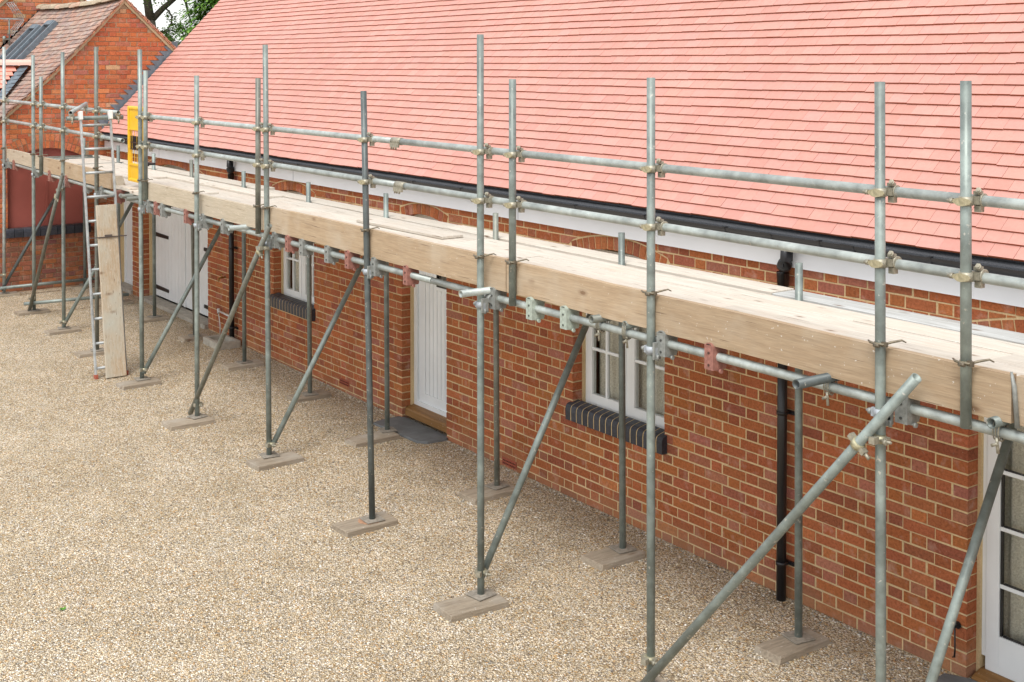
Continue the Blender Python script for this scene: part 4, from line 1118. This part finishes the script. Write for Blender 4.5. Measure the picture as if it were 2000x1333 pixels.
# ------------------------------------------------------------------ deck boards (loose, each one a thing)
rowname = ['directly behind toe board', 'second in from toe board', 'along middle of deck', 'fourth in from toe board', 'just outside inner pole stubs', 'between pole stubs and wall']
segname = ['far end by orange gable', 'beside the yellow gate', 'above the wall tap', 'above the white front door', 'above the near window', 'near right end']
def seg_of(x):
    for i, e in enumerate((-16.8, -13.0, -10.6, -8.2, -5.0, 9)):
        if x < e: return i
W = .2165
rows = [(-1.551+k*(W+.0065)) for k in range(5)]+[-.385]
starts = [(-19.5, -17.9, -14.0, -10.1, -6.25, -2.35, -.9), (-19.5, -15.6, -11.7, -7.8, -5.2, -1.3), (-19.5, -16.9, -13.0, -9.1, -5.2, -1.2), (-19.5, -15.2, -11.3, -7.4, -3.5, -1.1), (-19.5, -16.2, -12.3, -8.4, -4.5, -1.2), (-19.5, -17.0, -13.1, -9.2, -5.35, -1.4)]
seen = {}
for k, y0 in enumerate(rows):
    st = starts[k]
    for a, b_ in zip(st[:-1], st[1:]):
        xm = (a+b_)/2; h = U(-.0045, .0045)+zoff(xm)*.7
        key = (k, seg_of(xm)); seen[key] = seen.get(key, 0)+1
        m = MB(); t_ = U(-.0025, .0025); h2 = h+U(-.002, .003)
        dmg = U(-.012, .012)
        m.hexa([(a+.003, y0+t_, DZ-.038+h), (b_-.003+dmg*0, y0-t_, DZ-.038+h2), (b_-.003, y0+W-t_, DZ-.038+h2), (a+.003, y0+W+t_, DZ-.038+h), (a+.003, y0+t_, DZ+h), (b_-.003, y0-t_, DZ+h2), (b_-.003, y0+W-t_, DZ+h2), (a+.003, y0+W+t_, DZ+h)])
        gm = 'grey_deck_wood' if (k == 5 and a > -6) else 'deck_wood'
        o = m.build('deck_board', gm, None, (xm, y0+W/2, DZ-.038), bevel=.003)
        nm = segname[seg_of(xm)]
        extra = '' if seen[key] == 1 else (', short' if b_-a < 2 else ', long')
        tag(o, ('grey weathered' if gm[0] == 'g' else 'pale')+' deck board '+rowname[k]+', '+nm+extra, 'scaffold board', 'boards laid along the scaffold deck')
# two boards lapped on top near a joint
for (a, b_, y, lab) in ((-9.95, -8.55, -.84, 'short offcut board lapped on top of the deck above the front door'), (-13.3, -11.3, -1.30, 'lapped second-layer board on the deck past the yellow gate')):
    m = MB(); m.hexa([(a, y, DZ+.005), (b_, y+.03, DZ+.005), (b_, y+.24, DZ+.005), (a, y+.22, DZ+.005), (a, y, DZ+.028), (b_, y+.03, DZ+.028), (b_, y+.24, DZ+.028), (a, y+.22, DZ+.028)])
    tag(m.build('deck_board', 'deck_wood', None, ((a+b_)/2, y+.1, DZ+.005), bevel=.003), lab, 'scaffold board', 'boards laid along the scaffold deck')

# ------------------------------------------------------------------ sole boards
SB = [((-6.64, -1.815), .44, .235, -.08, 'sole board under the outer pole just left of the near window'), ((-8.275, -1.69), .46, .23, .03, 'sole board with a rusty orange patch under the dark pole'), ((-10.04, -1.61), .46, .23, .04, 'sole board under the outer pole left of the front door, brace landing beside it'),
      ((-11.60, -1.80), .45, .24, -.02, 'sole board under the pole with two clamped tubes, second right of the ladder'), ((-13.30, -1.70), .44, .22, .05, 'sole board at the foot of the pole right beside the leaning plank'), ((-14.99, -1.69), .36, .20, .0, 'small sole board half hidden behind the ladder foot'),
      ((-16.42, -1.62), .42, .20, .05, 'sole board under the outer pole just left of the ladder'), ((-17.88, -1.62), .44, .20, .05, 'sole board under the pole with low tie tube, second left of the ladder'), ((-19.42, -1.62), .40, .20, 0, 'sole board at the farthest outer pole by the left frame edge'),
      ((-5.04, -.525), .45, .205, .0, 'sole board under the inner pole beside the near black downpipe'), ((-6.70, -.535), .42, .235, .0, 'sole board under the inner pole below the near window'), ((-8.29, -.515), .47, .235, .02, 'sole board under the inner pole near the perforated air brick'),
      ((-10.11, -.585), .48, .215, .0, 'sole board overlapping the slate step at the front door'), ((-11.77, -.41), .42, .22, .0, 'sole board stained orange under the inner pole right of the far window'), ((-13.40, -.44), .46, .20, .0, 'sole board under the inner pole below the far window'),
      ((-15.07, -.37), .34, .20, .0, 'sole board under the inner pole left of the concrete block'), ((-16.47, -.40), .40, .20, .0, 'sole board in front of the garage doors'), ((-17.82, -.42), .38, .20, 0, 'sole board by the brick pier between the two far doors'),
      ((-19.40, -.42), .38, .20, .5, 'slanted grey sole board at the foot of the inner pole in the far corner'), ((-5.12, -1.70), .44, .22, 0, None), ((-3.55, -1.70), .44, .22, 0, None)]
for (cx, cy), Ly, Wx, rz, lab in SB:
    m = MB(); t = .036
    m.hexa([(-Wx/2, -Ly/2+U(-.01, .01), -.012), (Wx/2, -Ly/2+U(-.01, .01), -.012), (Wx/2, Ly/2+U(-.015, .015), -.012), (-Wx/2, Ly/2+U(-.015, .015), -.012), (-Wx/2, -Ly/2, t), (Wx/2, -Ly/2+.008, t), (Wx/2, Ly/2-.006, t), (-Wx/2, Ly/2, t)])
    o = m.build('sole_board', 'sole_wood', None, (0, 0, 0), bevel=.004)
    o.location = (cx, cy, gz(cx)+.004); o.rotation_euler = (U(-.01, .01), 0, rz)
    tag(o, lab or ('sole board under the nearest tall pole below the frame' if cx > -4 else 'sole board under the pole right of the near window at the bottom edge'), 'sole board', 'timber sole boards under the scaffold poles')

for o in [q for q in C.objects if q.name.startswith('sole_board')]:
    if 'rusty' in o['label'] or 'stained orange' in o['label']:
        m = MB(); k = .085 if 'rusty' in o['label'] else .06; m.poly([(math.cos(t)*k*U(.8, 1.15), math.sin(t)*k*U(.8, 1.15)+.03, .0372) for t in [i*2*math.pi/12 for i in range(12)]]); m.build('rust_stain', 'rust', o)
# ------------------------------------------------------------------ ladder, plank, gate
LO = Vector((-13.85, -1.83, gz(-13.85)))
la = thing('ladder', LO, 'narrow aluminium ladder leaning on the scaffold with white clips at its top', 'ladder')
LB = Vector((-13.84, 0, gz(-13.84))); LT = Vector((-14.325, 0, 3.04)); ld = (LT-LB).normalized()
for yb, yt in ((-2.0, -2.0), (-1.66, -1.66)):
    m = MB(); p0 = Vector((LB.x, yb, LB.z)); p1 = Vector((LT.x, yt, LT.z)); d = (p1-p0).normalized(); n_ = d.cross(Vector((0, 1, 0))).normalized()
    m.obox((p0+p1)/2, n_, (0, 1, 0), d, .022, .0105, (p1-p0).length/2); m.build('stile', 'aluminium', la, LO, bevel=.004)
    m = MB(); m.obox(p1+d*-.02, n_, (0, 1, 0), d, .040, .019, .05); m.build('top_clip', 'white_plastic', la, LO, bevel=.006)
    m = MB(); m.obox(p0+d*.02, n_, (0, 1, 0), d, .036, .017, .025); m.build('foot', 'terracotta', la, LO, bevel=.004)
for i in range(11):
    z = .205+i*.2705; t = (z-LB.z)/(LT.z-LB.z); p = LB.lerp(LT, t); m = MB(); m.cyl((p.x, -1.99, z), (p.x, -1.67, z), .0155, seg=10); m.build('rung', 'aluminium', la, LO)
m = MB(); nn = Vector((1, 0, .165)).normalized(); dd_ = Vector((-.165, 0, 1)).normalized()
P0 = Vector((-13.79, -1.80, gz(-13.8)+.01)); pc = P0+dd_*.96
m.obox(pc+nn*.03, nn, (0, 1, 0), dd_, .019, .1125, .965)
pl = m.build('leaning_plank', 'plank_wood', None, (P0.x, P0.y, P0.z), bevel=.004)
tag(pl, 'pale scaffold plank standing upright against the ladder, blocking its lower rungs', 'plank')
m = MB(); q = P0+dd_*1.56+nn*.055; m.obox(q, nn, (0, 1, 0), dd_, .004, .21, .006); m.obox(q+Vector((0, .0, .012)), nn, (0, 1, 0), dd_, .012, .04, .014); m.cyl((q.x-.06, q.y-.2, q.z), (q.x, q.y-.2, q.z), .006, seg=6); m.cyl((q.x-.06, q.y+.16, q.z), (q.x, q.y+.16, q.z), .006, seg=6)
m.build('tie_bar', 'tie_wire', pl, (P0.x, P0.y, P0.z))
YO_ = Vector((-13.9, -1.46, 2.19))
yg = thing('safety_gate', YO_, 'bright yellow plastic ladder safety gate hung between deck and top rail', 'gate')
xa, xb, za, zb, y = -14.27, -13.77, 2.25, 3.125, -1.46
m = MB(); strip_frame(m, xa, xb, za, zb, y-.022, y+.022, .042, wb=.04, wt=.04); m.build('frame', 'yellow_plastic', yg, YO_, bevel=.012)
m = MB(); m.box(xa+.05, xb-.05, y-.008, y+.008, 2.87, zb-.04); m.box(xa+.05, xb-.05, y-.02, y+.02, 2.85, 2.87); m.build('top_panel', 'yellow_plastic', yg, YO_)
m = MB(); m.box(xa+.05, xb-.05, y-.008, y+.008, za+.04, 2.44); m.box(xa+.05, xb-.05, y-.02, y+.02, 2.44, 2.46); m.build('bottom_panel', 'yellow_plastic', yg, YO_)
m = MB(); x = xa+.11
while x < xb-.06: m.box(x-.002, x+.002, y-.003, y+.003, 2.46, 2.85); x += .08
m.build('grille', 'yellow_plastic', yg, YO_)
m = MB(); m.box(xa+.05, xb-.05, y-.0055, y+.0055, 2.70, 2.712); m.box(xa+.05, xb-.05, y-.0055, y+.0055, 2.62, 2.63)
for i in range(12): m.box(xa+.062+i*.032, xa+.067+i*.032, y-.005, y+.005, 2.63, 2.78)
m.build('latch_grille', 'black_plastic', yg, YO_)
for z in (2.5, 3.0):
    m = MB(); m.cyl((-13.44, y-.09, z-.02), (-13.44, y-.09, z+.02), .032, seg=12); m.box(xb-.02, -13.44, y-.012, y+.012, z-.012, z+.012); m.box(-13.46, -13.43, y-.09, y+.0, z-.011, z+.011); m.build('hinge_clip', 'black_plastic', yg, YO_)

# ------------------------------------------------------------------ steps, block, weed
def slab(name, pts, z0, z1, mat, label, cat):
    m = MB(); n = len(pts); c = Vector((sum(p[0] for p in pts)/n, sum(p[1] for p in pts)/n, z0))
    m.v += [Vector((p[0], p[1], z0)) for p in pts]+[Vector((p[0], p[1], z1)) for p in pts]
    m.face(tuple(reversed(range(n)))); m.face(tuple(range(n, 2*n)))
    for i in range(n): m.face((i, (i+1) % n, n+(i+1) % n, n+i))
    return tag(m.build(name, mat, None, c, bevel=.006), label, cat)
slab('door_step', [(-10.56, -.33), (-9.80, -.29), (-9.72, -.22), (-9.70, -.02), (-9.74, .028), (-10.545, .028), (-10.60, -.01), (-10.60, -.2)], -.02, .094, 'slate', 'worn dark slate step in front of the white front door', 'step')
slab('door_step', [(-4.30, -.46), (-2.2, -.46), (-2.2, .018), (-4.17, .018), (-4.30, -.05)], -.04, .048, 'slate', 'grey stone step below the glazed door at the right edge', 'step')
m = MB(); bx, by = -14.55, -.2; z0 = gz(bx)
strip = [(-.24, .24, -.17, -.12), (-.24, .24, .08, .13), (-.24, -.19, -.12, .08), (.19, .24, -.12, .08)]
for a, b_, c_, d_ in strip: m.box(bx+a, bx+b_, by+c_, by+d_, z0-.02, z0+.085)
m.box(bx-.19, bx+.19, by-.12, by+.08, z0-.02, z0+.03)
tag(m.build('drain_surround', 'concrete', None, (bx, by, z0), bevel=.005), 'pale concrete drain surround at the foot of the far downpipe', 'drain')
for (wx, wy, n, lab) in ((-8.165, -4.0, 9, 'small bright green weed alone in the gravel at lower left'), (-9.60, -1.37, 5, 'tiny dull weed in the gravel between two outer poles left of the slate step')):
    m = MB()
    for i in range(n):
        a = U(0, 6.28); l_ = U(.015, .035); d = Vector((math.cos(a), math.sin(a), U(.2, .7))); s_ = Vector((-math.sin(a), math.cos(a), 0)); b0 = Vector((wx, wy, gz(wx)+.003))
        k = R(); m.quad(b0-s_*.003, b0+d*l_*.5-s_*.010, b0+d*l_, b0+d*l_*.5+s_*.010, (k, k, k))
    tag(m.build('weed', 'weed_leaf', None, (wx, wy, gz(wx))), lab, 'weed')

# loose stones lying proud of the gravel bed
m_simple('stone', (1, 1, 1), .8, 0, .25, 90, .4)
SP = [(.64, .54, .37), (.80, .70, .52), (.88, .81, .67), (.60, .47, .28), (.92, .88, .80), (.68, .59, .44), (.46, .44, .38), (.56, .36, .17), (.24, .22, .20)]
m = MB()
def stone(x, y, r):
    z = gz(x)+r*.25; c = random.choice(SP); k = U(.75, 1.0); c = (c[0]*k, c[1]*k, c[2]*k); a = U(0, 3.14); ca, sa = math.cos(a), math.sin(a); n = len(m.v)
    ring_ = []
    for i in range(5):
        t = i*1.2566+U(-.25, .25); rr = r*U(.75, 1.1); px, py = math.cos(t)*rr*1.25, math.sin(t)*rr*.85; m.v.append(Vector((x+px*ca-py*sa, y+px*sa+py*ca, z+U(-.1, .2)*r)))
    m.v.append(Vector((x+U(-.3, .3)*r, y+U(-.3, .3)*r, z+r*U(.5, .8)))); m.v.append(Vector((x, y, z-r*.8)))
    for i in range(5):
        j = (i+1) % 5; m.face((n+i, n+j, n+5), c, R() < .5); m.face((n+j, n+i, n+6), c)
for i in range(26000):
    x = -3.6-11*R()**1.5; y = -6.2+6.1*R()**.8
    if -10.7 < x < -9.65 and y > -.35: continue
    stone(x, y, U(.0045, .0095))
for i in range(2500): stone(U(-15.2, -4.3), -.012-abs(random.gauss(0, .035)), U(.005, .010))
for (cx, cy), Ly, Wx, rz, lab in SB:
    for i in range(60):
        e = R(); sx = random.choice((-1, 1))
        if e < .6: stone(cx+sx*(Wx/2+U(.004, .03)), cy+U(-Ly/2, Ly/2), U(.006, .011))
        else: stone(cx+U(-Wx/2, Wx/2), cy+sx*(Ly/2+U(.012, .035)), U(.006, .011))
tag(m.build('loose_gravel', 'stone'), kind='stuff')

# ------------------------------------------------------------------ trees
def leaves(mb, c, r, n, size, flat=.7, dark=0.0):
    for i in range(n):
        d = Vector((random.gauss(0, 1), random.gauss(0, 1), random.gauss(0, 1)*flat)); d = d.normalized()*(r*R()**.45)
        p = Vector(c)+d; a = Vector((U(-1, 1), U(-1, 1), U(-.6, .6))).normalized(); b_ = a.cross(Vector((U(-1, 1), U(-1, 1), U(-1, 1)))).normalized(); s_ = size*U(.6, 1.4)
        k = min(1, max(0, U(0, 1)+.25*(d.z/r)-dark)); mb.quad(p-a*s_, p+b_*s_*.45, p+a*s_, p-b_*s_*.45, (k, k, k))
TO = Vector((-32, 5.3, .1))
t1 = thing('oak_tree', TO, 'dark limbed broadleaf tree with sparse leaves behind the gable', 'tree')
b = MB()
def limb(pts, r0, r1, seg=8):
    n = len(pts); b.path([(p[0], p[1]+U(-.02, .02), p[2]) for p in pts], [r0+(r1-r0)*i/(n-1) for i in range(n)], seg)
X = -32
limb([(X, 5.35, 0), (X, 5.3, 2.5), (X, 5.2, 4.2), (X, 5.18, 4.75)], .27, .13); limb([(X, 5.18, 4.7), (X, 5.06, 5.3), (X-.1, 4.9, 6.2), (X, 4.6, 7.5)], .13, .06)
limb([(X, 5.2, 4.75), (X, 5.5, 5.08), (X+.1, 5.85, 5.38), (X, 6.6, 5.9), (X, 7.2, 6.6)], .09, .035); limb([(X, 6.0, 5.5), (X, 6.15, 5.25), (X, 6.2, 4.95), (X, 6.28, 4.7)], .05, .015)
limb([(X, 5.55, 5.1), (X+.1, 5.62, 5.0), (X+.1, 5.72, 4.85), (X+.1, 5.70, 4.68), (X+.1, 5.58, 4.5), (X+.1, 5.5, 4.3)], .025, .018, 5); limb([(X, 5.1, 4.6), (X, 5.4, 4.45), (X, 5.7, 4.5), (X, 5.95, 4.4)], .03, .01, 5)
lf = MB()
for i in range(26):
    t = U(0, 1); s0 = Vector((X+U(-.3, .3), U(4.9, 6.6), U(5.3, 6.5))); e0 = s0+Vector((U(-.6, .6), U(-.8, .8), U(-.3, .9)))
    b.path([s0, s0.lerp(e0, .5)+Vector((0, 0, .1)), e0], [.03, .02, .008], 5); leaves(lf, e0, U(.3, .5), 260, .035)
for i in range(16):
    p = Vector((X+U(-.5, .4), U(5.35, 6.15), U(3.9, 4.62))); q = p+Vector((U(-.2, .2), U(-.3, .3), U(-.2, .3))); b.path([p, q], [.012, .005], 4); leaves(lf, q, .19, 110, .034)
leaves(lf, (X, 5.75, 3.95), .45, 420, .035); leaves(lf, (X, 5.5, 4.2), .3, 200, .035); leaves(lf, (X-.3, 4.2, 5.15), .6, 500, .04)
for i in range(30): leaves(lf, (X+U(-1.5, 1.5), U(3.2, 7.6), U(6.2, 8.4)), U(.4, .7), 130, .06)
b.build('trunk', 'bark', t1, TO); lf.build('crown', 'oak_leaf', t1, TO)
TO2 = Vector((-31, 6.6, .1))
t2 = thing('conifer_tree', TO2, 'bright green feathery tree between the gable and the pink roof', 'tree')
b = MB(); b.path([(-31, 6.6, 0), (-31, 6.6, 4), (-31, 6.6, 6.4)], [.22, .14, .04], 8); b.build('trunk', 'bark', t2, TO2)
lf = MB()
for i in range(900):
    z = U(1.6, 6.6); rr = 1.25*(1-max(0, z-4.0)/2.7)
    a = U(0, 6.28); q = rr*U(.35, 1.0)+.12*math.sin(a*5+z*3); c = Vector((-31+math.cos(a)*q, 6.6+math.sin(a)*q, z))
    # drooping sprays of fine needles
    dr_ = Vector((math.cos(a), math.sin(a), -.35)).normalized()
    tone = U(-.25, .25)
    for j in range(40):
        p = c+dr_*U(-.2, .25)+Vector((random.gauss(0, .10), random.gauss(0, .10), random.gauss(0, .08))); d = (dr_+Vector((U(-.6, .6), U(-.6, .6), U(-.5, .5)))).normalized(); s_ = d.cross(Vector((0, 0, 1))).normalized()
        k = min(1, max(0, U(.2, .8)+tone)); L_ = U(.05, .09); lf.quad(p-d*L_, p+s_*.032, p+d*L_, p-s_*.032, (k, k, k))
lf.build('crown', 'fir_leaf', t2, TO2)
